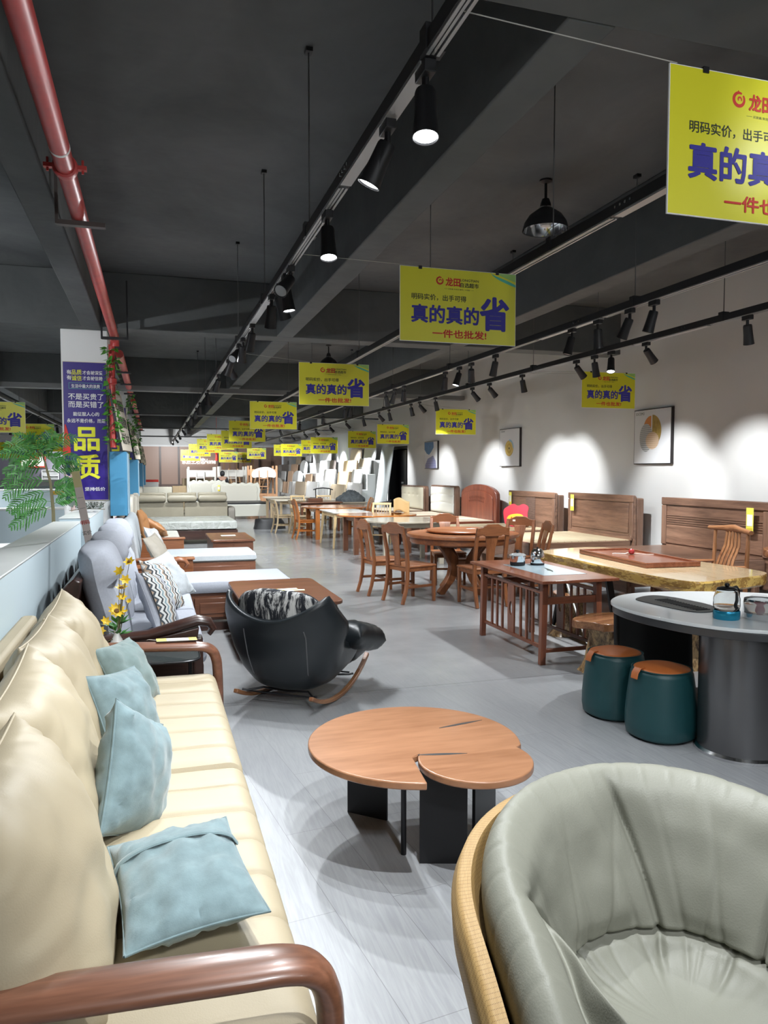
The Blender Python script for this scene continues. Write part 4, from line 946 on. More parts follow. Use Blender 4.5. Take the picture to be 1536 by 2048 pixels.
def rat(u,v):
    phi=(2*u-1)*PH; zt=barrel(phi)-.035
    pts=[(.395,.10),(.435,.25),(.480,.45),(.508,zt-.12),(.512,zt-.06),(.498,zt-.025),(.468,zt-.02),(.445,zt-.10),(.41,.45),(.37,.25),(.36,.12)]
    n=len(pts)-1; q=v*n; i=min(int(q),n-1); f=q-i; r=pts[i][0]*(1-f)+pts[i+1][0]*f; z=pts[i][1]*(1-f)+pts[i+1][1]*f
    return polar(phi,r,z)
mb=MB().grid(rat,90,31); o=mb.build('rattan_shell',weave(),ac,ang=70)
uv=o.data.uv_layers.new(name='weave')
for p in o.data.polygons:
    for li in p.loop_indices:
        vi=o.data.loops[li].vertex_index; i,j=divmod(vi,31); uv.data[li].uv=((i/89)*2.0,(j/30)*1.35)
ZS=.44
def cush(u,v):
    phi=(2*u-1)*(PH-.03); zt=barrel(phi)
    pts=[(.0,.37),(.08,.372),(.15,.383),(.205,.405),(.240,.440),(.263,.50),(.285,.56),(.308,.62),(.330,zt-.09),(.352,zt-.02),(.39,zt+.018),(.43,zt-.005),(.445,zt-.07),(.43,zt-.2)]
    r,z=crom(pts,v); inner=(1 if v<.60 else max(0,1-(v-.60)/.16)); inner=inner*inner*(3-2*inner)
    def g(d,w): return math.exp(-(d/w)**2)
    hh=min(1,max(0,(z-ZS)/(max(.05,zt-ZS))))
    sv=[(-.04+.36*(1-hh)), -1.55+.62*(1-hh), 1.25] if z>ZS else [.32-.5*(ZS-z),-.62,1.0]
    dmin=min(abs(phi-q) for q in sv)*max(r,.12); dz=abs(z-ZS)
    groove=.020*g(dmin,.009)+.022*g(dz,.008)
    puff=.026*(1-g(dmin,.07))*(1-g(dz,.045))
    crease=sum(.006*g(abs(phi-q+ (z-ZS)*w),.03)*(.4+.6*g(dz,.12)) for q,w in ((.55,.8),(.72,-.5),(.9,.6),(.1,1.1),(-.25,-.9),(-.5,.5),(-.95,1.0),(-.75,-.7),(-1.2,.6)))
    rs_=min(1,r/.2)
    soft=nz(phi*2.2,z*6,3)*.016+nz(phi*6,z*12,7)*.006
    # pleats where the cover is gathered along its outer edge
    edge=max(0,1-abs(v-.80)/.16); pleat=.0045*edge*max(0,math.sin(phi*34+2*nz(phi*3,0,1)))**6
    return polar(phi,(r-(puff-groove-crease*.9)*inner*rs_+soft*inner*rs_*.7-pleat) if r>.0 else 0,z+soft*.35*(1-inner)+(puff*.5-groove*.8)*(1-rs_ if z<ZS else 0)*0)
mb=MB().grid(cush,340,150); mb.build('back_cushion',SAGE,ac,ang=80)
MB().lathe([(.001,.08),(.34,.08),(.37,.14),(.36,.30),(.001,.30)],40,caps=False).build('seat_base',plain('dark_rattan_base',(.3,.2,.08),.7),ac)
for a in (45,135,225,315): MB().sweep([(.28*math.cos(math.radians(a)),.28*math.sin(math.radians(a)),.1),(.32*math.cos(math.radians(a)),.32*math.sin(math.radians(a)),0)],.018,10).build('leg',BLACKM,ac)

# ---- teal stools
def stool(x,y,rz,lab):
    t=empty('leather_stool',(x,y,0),rz,label=lab,cat='stool',group='teal leather stools')
    def body(u,v):
        a=u*2*PI; sq=lambda q:(abs(q)**.86)*(1 if q>0 else -1)
        pr=[(.0,.004),(.165,.004),(.192,.02),(.200,.07),(.200,.14),(.192,.24),(.180,.34),(.172,.395),(.160,.415),(.0,.415)]
        n=len(pr)-1; q=v*n; i=min(int(q),n-1); f=q-i; r=pr[i][0]*(1-f)+pr[i+1][0]*f; z=pr[i][1]*(1-f)+pr[i+1][1]*f
        return (r*sq(math.cos(a)),r*sq(math.sin(a)),z)
    MB().grid(body,48,46,cu=True).build('stool_body',STOOLT,t,ang=60)
    def top(u,v):
        a=u*2*PI; r=.158*min(1,v*1.05); sq=lambda q:(abs(q)**.86)*(1 if q>0 else -1); z=.416+.026*(1-min(1,v)**2.4) if v<.96 else .405
        return (r*sq(math.cos(a)),r*sq(math.sin(a)),z)
    MB().grid(top,48,14,cu=True).build('seat_pad',ORANGEL,t,ang=70)
    P_=[]
    for k in range(41):
        a=2*PI*k/40; sq=lambda q:(abs(q)**.86)*(1 if q>0 else -1); P_.append((.166*sq(math.cos(a)),.166*sq(math.sin(a)),.416))
    MB().sweep(P_,.004,6,close=False).build('piping',STOOLT,t)
    MB().sweep([(-.03,-.13,.428),(-.03,-.165,.427),(-.03,-.188,.40),(-.03,-.196,.365)],[(.004,.026)]*4,4,ref=(0,-.5,.8)).build('pull_tab',ORANGEL,t,bevel=.003)
    MB().lathe([(.001,0),(.168,0),(.168,.006),(.001,.006)],32).build('base_disc',BLACKM,t)
stool(2.915,3.80,math.radians(-80),'teal drum stool with orange top, nearest the camera beside the steel drum leg')
stool(2.885,4.235,math.radians(-84),'teal drum stool with orange top, standing behind the nearer one')

# ---- sintered stone table with steel drum leg
tt=empty('stone_dining_table',(3.2,3.46,0),label='rounded white stone-top dining table with steel drum leg and built-in grill, at right edge',cat='dining table')
def smooth(P,k=2):
    for _ in range(k):
        Q=[]
        for i in range(len(P)):
            a=Vector(P[i]);b=Vector(P[(i+1)%len(P)]); Q+=[tuple(a*.75+b*.25),tuple(a*.25+b*.75)]
        P=Q
    return P
ol=[(2.84,4.26),(3.08,4.45),(3.38,4.47),(3.75,4.36),(4.1,4.16),(4.28,3.82),(4.22,3.42),(3.92,3.14),(3.5,3.04),(3.1,3.15),(2.86,3.40),(2.76,3.76),(2.76,4.05)]
ol=[(x-3.2,y-3.46) for x,y in smooth(ol,3)]
MB().prism(ol,.735,.755).build('stone_top',plain('glossy_white_stone',(.74,.77,.78),.12,0,.6,.04,3),tt,bevel=.004)
ins=[(x*.985,y*.985) for x,y in ol]; MB().prism(ins,.69,.735).build('edge_frame',plain('gunmetal_edge',(.10,.10,.105),.3,.7),tt,bevel=.004)
STEEL=plain('gunmetal_steel',(.17,.17,.175),.27,.85,.5,.12,2)
dl=MB().lathe([(.001,.012),(.235,.012),(.235,.69),(.001,.69)],48,caps=False).build('drum_leg',STEEL,tt); MB().lathe([(.001,0),(.25,0),(.25,.016),(.236,.03),(.001,.03)],48,caps=False).build('base_ring',CHROME,dl)
MB().grid(lambda u,v:(-.18+.62*u-.05*v+.0, .98+.10*math.sin(u*PI)-.10*v, .69*(1-v)),24,10).build('panel_leg',plain('black_panel_leg',(.015,.015,.017),.4),tt,solid=.03)
MB().box(.2,1.0,.75,.95,.02,.06).build('floor_bar',BLACKM,tt)
gp=smooth([(3.00,4.20),(3.07,4.27),(3.22,4.33),(3.30,4.25),(3.35,3.95),(3.31,3.80),(3.22,3.70),(3.09,3.70),(3.04,3.80),(3.01,4.05)],2); gp=[(x-3.2,y-3.46) for x,y in gp]
g_=MB().prism(gp,.753,.760).build('grill_plate',plain('dark_grill',(.045,.048,.05),.4,.3),tt,bevel=.002)
mb=MB()
for k in range(16): mb.cb((-.03+.0,.30+.026*k,.7615),(.10,.008,.003))
mb.build('grill_slots',BLACKM,g_)
# glass kettle and glass pot in plastic
gk=empty('glass_kettle',(3.13,3.52,.755),math.radians(200),label='glass kettle with black handle and blue film base on the stone table',cat='kettle')
GL=glassm('clear_glass',(.95,.97,.97),.02,1.3)
MB().lathe([(.001,.0),(.070,.0),(.073,.006),(.073,.045),(.070,.05),(.001,.05)],32,caps=False).build('kettle_base',plain('blue_film',(.02,.28,.45),.2,.5),gk)
MB().lathe([(.066,.051),(.072,.08),(.070,.12),(.058,.16),(.052,.175)],32,caps=False).build('glass_body',GL,gk,solid=.003)
MB().lathe([(.001,.182),(.03,.184),(.054,.176),(.056,.168),(.001,.168)],28,caps=False).build('lid',DARKM,gk); MB().lathe([(.001,.205),(.012,.203),(.014,.192),(.008,.183),(.001,.183)],14,caps=False).build('lid_knob',BLACKM,gk)
MB().sweep([(-.055,-.0,.168),(-.10,0,.172),(-.125,0,.15),(-.122,0,.09),(-.095,0,.055),(-.07,0,.05)],[(.010,.012)]*6,8).build('handle',BLACKM,gk,ang=60)
pg=empty('glass_pot',(3.31,3.46,.755),label='low glass pot wrapped in plastic beside the glass kettle',cat='pot')
MB().lathe([(.001,0),(.082,0),(.084,.035),(.001,.035)],32,caps=False).build('steel_base',CHROME,pg); MB().lathe([(.082,.036),(.086,.09),(.084,.115)],32,caps=False).build('glass_bowl',GL,pg,solid=.003)
MB().grid(lambda u,v:((.094+.006*math.sin(u*31)*v)*(1-.55*max(0,v-.75)/.25)*math.cos(u*2*PI),(.094+.006*math.sin(u*23+2)*v)*(1-.55*max(0,v-.75)/.25)*math.sin(u*2*PI),.004+.13*v),48,14,cu=True).build('plastic_wrap',glassm('thin_plastic',(.8,.82,.84),.12,1.3,.16),pg)
MB().lathe([(.001,.037),(.03,.04),(.04,.06),(.02,.075),(.001,.078)],14).build('red_sachet',plain('dull_red',(.30,.06,.08),.6),pg)

# ---- Chinese tea table with slatted end
wt=empty('tea_table',(3.32,6.05,0),label='reddish wooden tea table with slatted side, oval cut-out and glass inlay',cat='tea table')
T=W_('tea','y',rough=.22); TZ=W_('tea','z',rough=.3); TX=W_('tea','x',rough=.3)
MB().box(-.37,.34,-.72,.72,.695,.72).build('table_top',T,wt,bevel=.004)
MB().box(-.19,.22,-.42,.36,.7195,.7215).build('glass_inlay',plain('blue_grey_glass',(.30,.38,.42),.08,0,.6),wt)
mb=MB(); 
mb.prism([(-.02,-.26),(.03,-.18),(.055,-.09),(.07,.04),(.05,.01),(.035,-.06),(.0,-.13),(.012,-.18)],.7216,.7222); mb.build('ink_motif',BLACKI,wt)
for x,y in ((-.26,-.55),(-.26,.62),(.24,-.55),(.24,.62)):
    MB().sweep([(x,y,.695),(x-.015*(1 if x<0 else -1),y+(.0 if y>0 else -.0),0)],[(.027,.027),(.024,.024)],4,ref=(1,0,0)).build('leg',TZ,wt,bevel=.004)
for x in (-.26,.24):
    MB().box(x-.014,x+.014,-.53,.60,.585,.615).build('side_rail',T,wt,bevel=.003)
    lr=MB().box(x-.014,x+.014,-.53,.60,.125,.155).build('lower_rail',T,wt,bevel=.003)
    for y in (-.36,-.25,-.14,.22,.33,.44): 
        MB().box(x-.009,x+.009,y-.013,y+.013,.15,.59).build('slat',TZ,wt,bevel=.002)
    # board with an oval hole
    mb=MB(); n=24; O=[];I=[]
    for k in range(n):
        a=2*PI*k/n; I.append((.04+.030*math.cos(a),.37+.062*math.sin(a)))
        c,s=math.cos(a),math.sin(a); m_=max(abs(c)/.062,abs(s)/.22); O.append((.04+c/m_,.37+s/m_))
    V=[(x-.008,p[0],p[1]) for p in O]+[(x-.008,p[0],p[1]) for p in I]+[(x+.008,p[0],p[1]) for p in O]+[(x+.008,p[0],p[1]) for p in I]
    F=[]
    for k in range(n):
        j=(k+1)%n; F+=[(k,j,n+j,n+k),(2*n+k,3*n+k,3*n+j,2*n+j),(n+k,n+j,3*n+j,3*n+k),(k,2*n+k,2*n+j,j)]
    mb.add(V,F).build('oval_board',TZ,wt)
MB().box(-.25,.23,-.565,-.535,.10,.13).build('end_stretcher',TX,wt,bevel=.003); MB().box(-.25,.23,-.565,-.535,.50,.56).build('end_rail',TX,wt,bevel=.003); MB().box(-.25,.23,.605,.635,.50,.56).build('end_rail',TX,wt,bevel=.003)
po=empty('steel_pot',(3.235,6.32,.7225),label='steel pot with glass lid and black band on the tea table',cat='pot')
MB().lathe([(.001,0),(.066,0),(.070,.01),(.070,.035),(.001,.035)],28,caps=False).build('black_base',BLACKM,po); MB().lathe([(.001,.035),(.070,.035),(.076,.09),(.080,.094),(.001,.094)],28,caps=False).build('steel_body',CHROME,po)
MB().lathe([(.080,.095),(.06,.108),(.02,.116),(.001,.117)],28,caps=False).build('glass_lid',plain('grey_lid',(.35,.36,.36),.1,.4),po); MB().lathe([(.001,.145),(.018,.143),(.02,.13),(.008,.116),(.001,.116)],14,caps=False).build('lid_knob',BLACKM,po)
kt=empty('steel_kettle',(3.43,6.30,.7225),math.radians(35),label='shiny steel electric kettle with black handle on the tea table',cat='kettle')
MB().lathe([(.001,0),(.064,0),(.066,.018),(.001,.018)],24,caps=False).build('base',BLACKM,kt)
MB().lathe([(.001,.018),(.062,.018),(.067,.05),(.064,.10),(.052,.135),(.035,.15),(.001,.153)],32,caps=False).build('kettle_body',CHROME,kt); MB().lathe([(.001,.168),(.01,.166),(.01,.153),(.001,.153)],12,caps=False).build('lid_knob',BLACKM,kt)
MB().sweep([(.045,0,.135),(.085,0,.125),(.098,0,.085),(.088,0,.04),(.066,0,.03)],.009,8).build('handle',BLACKM,kt); MB().sweep([(-.055,0,.10),(-.085,0,.13)],[.014,.008],8).build('spout',CHROME,kt)
tag(MB().sweep([(3.70,6.36,.70),(3.72,6.3,.60),(3.70,6.05,.3),(3.72,5.9,.05),(3.71,5.72,.008),(3.74,5.5,.008)],.008,8).build('power_cord',plain('white_cable',(.7,.7,.68),.5)),'white power cable hanging down beside the tea table','cable')

# ---- live-edge slab table
sl=empty('slab_table',(4.3,6.0,0),label='live-edge slab table with glossy pale top, bark-yellow edge and black legs',cat='table')
o_=[(-.46,1.08),(-.10,1.22),(.40,1.32),(.50,1.0),(.53,.4),(.56,-.3),(.60,-.9),(.50,-1.08),(.2,-1.17),(-.10,-1.24),(-.36,-1.30),(-.45,-1.15),(-.49,-.7),(-.50,-.1),(-.47,.4),(-.49,.8)]
o_=smooth(o_,2); mb=MB(); n=len(o_); V=[];F=[]
lay=[(.975,.665),(.995,.68),(.985,.71),(1.0,.745),(.99,.76)]
for li,(k,z) in enumerate(lay):
    for i,(x,y) in enumerate(o_):
        q=1+.010*nz(i*.6,li*.8,0); V.append((x*k*q if 0<li<4 else x*k,y*(1-(1-k)*.5)*(q if 0<li<4 else 1),z))
for l in range(len(lay)-1):
    for i in range(n): F.append((l*n+i,l*n+(i+1)%n,(l+1)*n+(i+1)%n,(l+1)*n+i))
mb.add(V,F,1); mb.add(V[-n:],[tuple(range(n))],0); mb.add(V[:n],[tuple(range(n-1,-1,-1))],1)
mb.build('slab_top',[W_('slab','y',rough=.06,scale=3),W_('slabside','y',rough=.2,scale=6,stretch=.25,contrast=(.20,.36))],sl,ang=30)
for yy in (-.85,.85):
    for s in (-1,1): MB().sweep([(s*.22,yy,.69),(s*.36,yy,0)],[(.035,.02)]*2,4,ref=(1,0,0)).build('leg',BLACKM,sl,bevel=.002)
    MB().cb((0,yy,.68),(.5,.05,.02)).build('leg_plate',BLACKM,sl)
ty=empty('tea_tray',(4.36,6.10,.762),math.radians(-4),label='dark reddish wooden tea tray lying on the slab table',cat='tray')
mb=MB().box(-.27,.27,-.60,.60,.0,.03); mb.build('tray_board',W_('tea','y',rough=.15),ty,bevel=.004)
for a in ((-.27,-.25,-.6,.6),(.25,.27,-.6,.6),(-.25,.25,-.6,-.58),(-.25,.25,.58,.6)): MB().box(a[0],a[1],a[2],a[3],.03,.045).build('tray_rim',W_('tea','y'),ty,bevel=.003)
kb=empty('bead_ornament',(4.42,6.25,.793),label='small red wooden bead ornament with cord on the tea tray',cat='ornament')
MB().lathe([(.001,0),(.018,.004),(.03,.02),(.028,.04),(.012,.052),(.001,.054)],18,caps=False).build('bead',plain('dark_red_bead',(.30,.03,.03),.25),kb); MB().sweep([(0,0,.03),(-.05,.03,.005),(-.12,.10,.004),(-.16,.08,.004)],.003,5).build('cord',PAPER,kb); MB().sweep([(.02,0,.01),(.12,-.06,.003),(.2,-.08,.003)],.002,5).build('cord',PAPER,kb)

# ---- root stools
def rooty(name,x,y,rz,lab,hs,seat=True,sr=.25,tr=.10,seed=0,cat='stool'):
    t=empty(name,(x,y,0),rz,label=lab,cat=cat)
    def fn(u,v):
        a=u*2*PI; z=v*(hs-.06); f=(1-v); r=tr*(1+.30*math.sin(a*3+seed)*(.3+.7*f)+.9*f**3*(.6+.4*math.sin(a*2+seed*2)))+.22*tr*(v**4)
        r*=1+.32*nz(math.cos(a)*1.6,math.sin(a)*1.6,z*5+seed)
        return (r*math.cos(a)+.02*math.sin(z*8),r*math.sin(a),z)
    MB().grid(fn,40,28,cu=True).build('root_trunk',wood('root_wood',(.06,.025,.012),(.52,.34,.16),'z',scale=9,stretch=.35,contrast=(.38,.56),rough=.35),t,ang=60)
    if seat:
        P_=[((sr*(1+.14*math.sin(3*a+seed)+.08*math.sin(5*a))*math.cos(a)),(sr*.85*(1+.12*math.sin(2*a+seed))*math.sin(a))) for a in [2*PI*k/26 for k in range(26)]]
        MB().prism(P_,hs-.065,hs).build('seat_slab',W_('acacia','x',rough=.25),t,bevel=.008)
rooty('root_stool',3.42,5.18,.3,'live-edge wooden stool on a gnarled root, just behind the teal stools',.43,True,.26,.10,1.0)
rooty('root_stool',3.90,6.45,1.2,'live-edge root stool half under the tea table',.42,True,.25,.105,2.2)
rooty('root_stool',4.20,5.02,2.0,'root stool whose pale stump shows under the stone table',.42,True,.22,.10,3.7)
rooty('root_stool',5.62,4.75,2.6,'live-edge stool at the right edge by the slab table armchair',.42,True,.24,.1,5.0)
# ---- wooden armchair behind the slab table
hc=empty('wooden_armchair',(5.05,6.02,0),math.radians(-12),label='wooden armchair with wavy slatted splat and post arms, behind the slab table',cat='armchair')
AX=W_('acacia','x',rough=.25); AZ=W_('acacia','z',rough=.25); AY=W_('acacia','y',rough=.25)
MB().box(-.36,.30,-.34,.34,.38,.44).build('seat',AX,hc,bevel=.010)
for y in (-.29,.29):
    MB().sweep([(.27,y,0),(.27,y,.45),(.29,y,1.02)],[(.022,.022),(.022,.022),(.018,.018)],10,ref=(1,0,0)).build('rear_post',AZ,hc)
    MB().sweep([(-.31,y,0),(-.31,y,.40)],.024,10).build('leg',AZ,hc)
    MB().sweep([(-.32,y,.67),(-.1,y,.70),(.28,y,.70)],[(.02,.024),(.018,.024),(.016,.02)],8).build('arm',AX,hc)
    MB().sweep([(-.28,y,.42),(-.29,y,.67)],.017,8).build('arm_post',AZ,hc)
MB().sweep([(.27,-.37,1.03),(.30,-.15,1.04),(.32,0,1.045),(.30,.15,1.04),(.27,.37,1.03)],[(.024,.02),(.026,.026),(.028,.04),(.026,.026),(.024,.02)],10,ref=(1,0,0)).build('crest_rail',AY,hc,ang=60)
for k in range(5):
    y=-.12+.06*k; MB().sweep([(.24,y*1.3,.44),(.20,y*1.2,.58),(.24,y*1.05,.74),(.30,y,.88),(.31,y*.9,1.02)],[(.012,.020)]*5,8,ref=(1,0,0)).build('splat_slat',AZ,hc,bevel=.003)
MB().box(-.30,.26,-.02,.02,.16,.20).build('stretcher',AX,hc)
# ---- big root table at the far right
rt=empty('root_tea_table',(6.32,5.5,0),label='reddish polished slab table on a root base at the far right edge, behind the armchair',cat='table')
P_=smooth([(-.55,-1.3),(-.2,-1.45),(.4,-1.4),(.5,-.6),(.5,.4),(.35,.95),(-.1,1.0),(-.45,.6),(-.6,-.2),(-.5,-.8)],2)
MB().prism(P_,.72,.80).build('slab_top',W_('cherry','y',rough=.08),rt,bevel=.012)
MB().grid(lambda u,v:((.34+.1*math.sin(u*2*PI*4)+.06*nz(u*9,v*5,0))*math.cos(u*2*PI),(.8+.15*math.sin(u*2*PI*3))*math.sin(u*2*PI),.72*v),60,20,cu=True).build('root_base',W_('acacia','z',contrast=(.4,.6)),rt,ang=60)
MB().box(-.1,.35,-.5,.4,.80,.83).build('tray_inset',W_('dk','y',rough=.15),rt,bevel=.004)

# ================================================================== DINING AREA
def make_chair(kind,label,back='splat',hb=.97,w=.43):
    t=empty('dining_chair',(0,0,0),label=label,cat='chair')
    mz=W_(kind,'z'); mx=W_(kind,'x'); my=W_(kind,'y')
    w2=w/2-.02
    for s in (-1,1):
        MB().sweep([(s*w2,-.28,0),(s*w2,-.235,.14),(s*w2,-.205,.30),(s*w2,-.20,.45),(s*w2,-.215,.62),(s*w2,-.255,.80),(s*w2*.97,-.285,hb-.03)],[(.017,.019),(.018,.020),(.019,.022),(.019,.022),(.018,.022),(.016,.022),(.014,.020)],4,ref=(0,1,0)).build('leg',mz,t,bevel=.004)
        MB().sweep([(s*(w/2-.01),.20,.43),(s*(w/2-.012),.205,0)],[(.021,.021),(.017,.017)],4,ref=(1,0,0)).build('leg',mz,t,bevel=.004)
        MB().cb((s*w2,-.005,.20),(.018,.42,.032)).build('stretcher',my,t,bevel=.003)
    MB().cb((0,-.01,.20),(w-.05,.018,.03)).build('stretcher',mx,t,bevel=.003)
    mb=MB(); mb.prism([(-w/2+.0,-.20),(w/2-.0,-.20),(w/2+.02,.22),(w/2-.02,.24),(-w/2+.02,.24),(-w/2-.02,.22)],.435,.46); mb.build('seat',W_('cherry' if kind=='rub' else kind,'x',rough=.2),t,bevel=.008)
    mb=MB(); mb.prism([(-w/2+.015,-.19),(w/2-.015,-.19),(w/2-.0,.21),(-w/2+.0,.21)],.385,.435); mb.build('seat_frame',mx,t,bevel=.004)
    if back=='splat':
        P_=[(-w/2-.0,hb-.13),(-w/2+.005,hb-.04),(-.13,hb-.02),(-.07,hb+.012),(.07,hb+.012),(.13,hb-.02),(w/2-.005,hb-.04),(w/2,hb-.13),(.13,hb-.115),(.10,hb-.13),(.095,hb-.13),(-.095,hb-.13),(-.10,hb-.13),(-.13,hb-.115)]
        o=MB().prism(P_,-.012,.012,'y').build('crest_rail',mx,t,bevel=.005); o.location=(0,-.278,0)
        MB().sweep([(0,-.20,.455),(0,-.205,.55),(0,-.225,.70),(0,-.262,.86)],[(.008,.062),(.008,.050),(.008,.058),(.008,.088)],4,ref=(0,1,0)).build('splat',mz,t,bevel=.003)
    elif back=='slat':
        MB().sweep([(0,-.275,hb-.10),(0,-.29,hb)],[(.012,w2+.01)]*2,4,ref=(0,1,0)).build('crest_rail',mx,t,bevel=.005)
        MB().sweep([(0,-.235,hb-.30),(0,-.25,hb-.20)],[(.010,w2)]*2,4,ref=(0,1,0)).build('back_slat',mx,t,bevel=.004)
    elif back=='spindle':
        MB().sweep([(0,-.275,hb-.05),(0,-.285,hb)],[(.012,w2+.02)]*2,4,ref=(0,1,0)).build('crest_rail',mx,t,bevel=.005)
        for k in range(5): x=-.12+.06*k; MB().sweep([(x,-.2,.46),(x,-.278,hb-.05)],.007,6).build('spindle',mz,t)
    return t
def kcache(o):
    KC[o.name]=[c for c in bpy.data.objects if c.parent==o]
    for c in KC[o.name]: kcache(c)
ch=make_chair('rub','reddish wooden splat-back chair left of the round table, seen side-on'); kcache(ch); ch.location=(2.86,9.42,0); ch.rotation_euler.z=math.radians(-84)
G='chairs around the round table'
ch['group']=G
dup(ch,(3.02,8.76,0),math.radians(-70),'splat-back wooden chair in front left of the round table, back to the camera',G)
dup(ch,(3.76,8.27,0),math.radians(2),'splat-back wooden chair directly in front of the round table, beside the tea table',G)
dup(ch,(4.0,9.98,0),math.radians(168),'splat-back chair behind the round table, left one facing the camera',G)
dup(ch,(4.58,9.12,0),math.radians(128),'splat-back chair behind the round table, with two small paper stickers',G)
dup(ch,(4.42,8.42,0),math.radians(78),'splat-back chair turned side-on at the right of the round table',G)
tag(MB().prism(rrect(-.02,.02,-.012,.012,.003),0,.002,'y').build('sticker',PAPER,loc=(4.67,9.24,.93),rz=math.radians(128-180)),'small white sticker on the right rear dining chair','sticker')
rd=empty('round_dining_table',(3.9,9.2,0),label='round reddish wooden dining table with lazy Susan on a curved four-leg pedestal',cat='dining table')
CT=W_('cherry','x',rough=.16,scale=4)
MB().lathe([(.001,.735),(.70,.735),(.735,.745),(.742,.765),(.735,.785),(.70,.79),(.001,.79)],64,caps=False).build('table_top',CT,rd,ang=50)
MB().lathe([(.58,.665),(.69,.665),(.70,.68),(.695,.735),(.58,.735)],64,caps=False).build('apron',W_('rub','x',rough=.25),rd,ang=40)
ls=MB().lathe([(.001,.80),(.46,.80),(.475,.808),(.478,.822),(.465,.832),(.001,.834)],56,caps=False).build('lazy_susan',CT,rd,ang=50); MB().lathe([(.001,.79),(.12,.79),(.12,.80),(.001,.80)],24).build('swivel',BLACKM,ls)
for k in range(4):
    a=math.radians(20+90*k); c,s=math.cos(a),math.sin(a)
    MB().sweep([(c*r,s*r,z) for r,z in ((.42,.69),(.30,.58),(.17,.42),(.15,.33),(.21,.20),(.30,.10),(.40,0))],[(.05,.03),(.055,.032),(.075,.035),(.08,.036),(.06,.033),(.048,.03),(.05,.03)],4,ref=(c,s,0)).build('pedestal_leg',W_('rub','z'),rd,bevel=.008)
MB().cb((0,0,.36),(.2,.2,.16)).build('pedestal_hub',W_('rub','x'),rd,bevel=.02); MB().lathe([(.001,.60),(.4,.62),(.42,.665),(.001,.665)],32).build('under_ring',W_('rub','x'),rd)
tag(MB().box(-.06,.06,-.02,.02,0,.002).build('price_paper',PAPER,loc=(4.02,9.2,.8345)),'small white paper on the lazy Susan','price paper')
def table(name,x,y,rx,ry,h,kind,label,shape='round',legs='square',lw=.035,splay=0,th=.03,ins=.8,apron=True,rz=0,topm=None):
    t=empty(name,(x,y,0),rz,label=label,cat='dining table')
    if shape=='round': P_=[(rx*(abs(math.cos(a))**.9)*(1 if math.cos(a)>0 else -1),ry*(abs(math.sin(a))**.9)*(1 if math.sin(a)>0 else -1)) for a in [2*PI*k/56 for k in range(56)]]
    else: P_=rrect(-rx,rx,-ry,ry,.12 if shape=='rounded' else .03)
    MB().prism(P_,h-th,h).build('table_top',topm or W_(kind,'x',rough=.14,scale=4),t,bevel=.006)
    k=.66 if shape=='round' else ins
    if apron: 
        mb=MB()
        for s in (-1,1): mb.cb((s*rx*k,0,h-th-.045),(.022,2*ry*k,.09)); mb.cb((0,s*ry*k,h-th-.045),(2*rx*k,.022,.09))
        mb.build('apron',W_(kind,'x'),t)
    for sx in (-1,1):
        for sy in (-1,1):
            MB().sweep([(sx*rx*k,sy*ry*k,h-th),(sx*(rx*k+splay),sy*(ry*k+splay),0)],[(lw,lw),(lw*(.55 if splay else .95),lw*(.55 if splay else .95))],4,ref=(1,0,0)).build('leg',W_(kind,'z'),t,bevel=.004)
    return t
table('dining_table',4.22,12.55,.76,.72,.75,'gry','round greywashed wooden dining table behind the round cherry table',lw=.04)
table('dining_table',4.2,14.25,.80,.62,.75,'ct','dining table with polished swirl wood top and thick dark brown legs','rounded' if False else 'round',lw=.048,topm=W_('or','y',rough=.08,scale=3))
table('dining_table',3.92,15.72,.42,.72,.75,'pine','small pale table with white top and splayed pine legs','rounded',lw=.03,splay=.06,th=.025,topm=plain('pale_stone_top',(.62,.60,.56),.12))
table('dining_table',4.15,17.75,.78,.85,.75,'or','oval dining table in bright orange wood with square legs',lw=.05)
oc=make_chair('or','orange wooden chair at the left of the bright orange table','splat',.93); kcache(oc); oc.location=(3.42,17.55,0); oc.rotation_euler.z=math.radians(-86)
dup(oc,(5.02,18.45,0),math.radians(60),'orange carved-back chair beyond the right side of the bright orange table')
pc=make_chair('oak','pale wooden chair farthest left beside the aisle, side-on','slat',.86); kcache(pc); pc.location=(3.22,19.5,0); pc.rotation_euler.z=math.radians(-84)
dup(pc,(3.60,19.0,0),math.radians(-84),'pale wooden chair just behind the orange one, second from the left')
table('dining_table',4.2,20.0,.62,.62,.78,'ct','square brown table carrying a wooden box, behind the orange table','rounded',lw=.035)
tag(MB().box(-.2,.2,-.13,.13,0,.09).build('wooden_box',W_('ct','x'),loc=(4.15,20.0,.781),bevel=.004),'flat brown wooden box lying on the square table','box')
table('dining_table',4.3,22.3,.95,.55,.75,'oak','pale veneer table behind the two pale chairs','rounded',lw=.035,topm=plain('pale_laminate',(.55,.50,.42),.3))
table('dining_table',4.2,24.6,.75,.6,.75,'oak','long pale table farther back beside the white bed','rounded',lw=.035,topm=plain('pale_laminate',(.55,.50,.42),.3))
table('dining_table',5.25,20.4,.40,.42,.75,'gry','grey table holding a heap of dark cloth','rounded',lw=.03)
ph=tag(MB().grid(lambda u,v:((.40*(1-.0)*min(1,v*1.15))*math.cos(u*2*PI)*(1+.25*nz(math.cos(u*2*PI)*2,math.sin(u*2*PI)*2,1)),(.30*min(1,v*1.15))*math.sin(u*2*PI),(.30*(1-min(1,v)**2)+.05*nz(u*14 if u<.5 else (1-u)*14,v*8,2))*(1 if v<.97 else 0)+.0),64,24,cu=True).build('cloth_heap',plain('dark_grey_cloth',(.10,.115,.125),.8,var=.3,vscale=14),loc=(5.28,20.4,.752),ang=60),'crumpled heap of dark grey cloth on a table before the leaning panels','cloth')
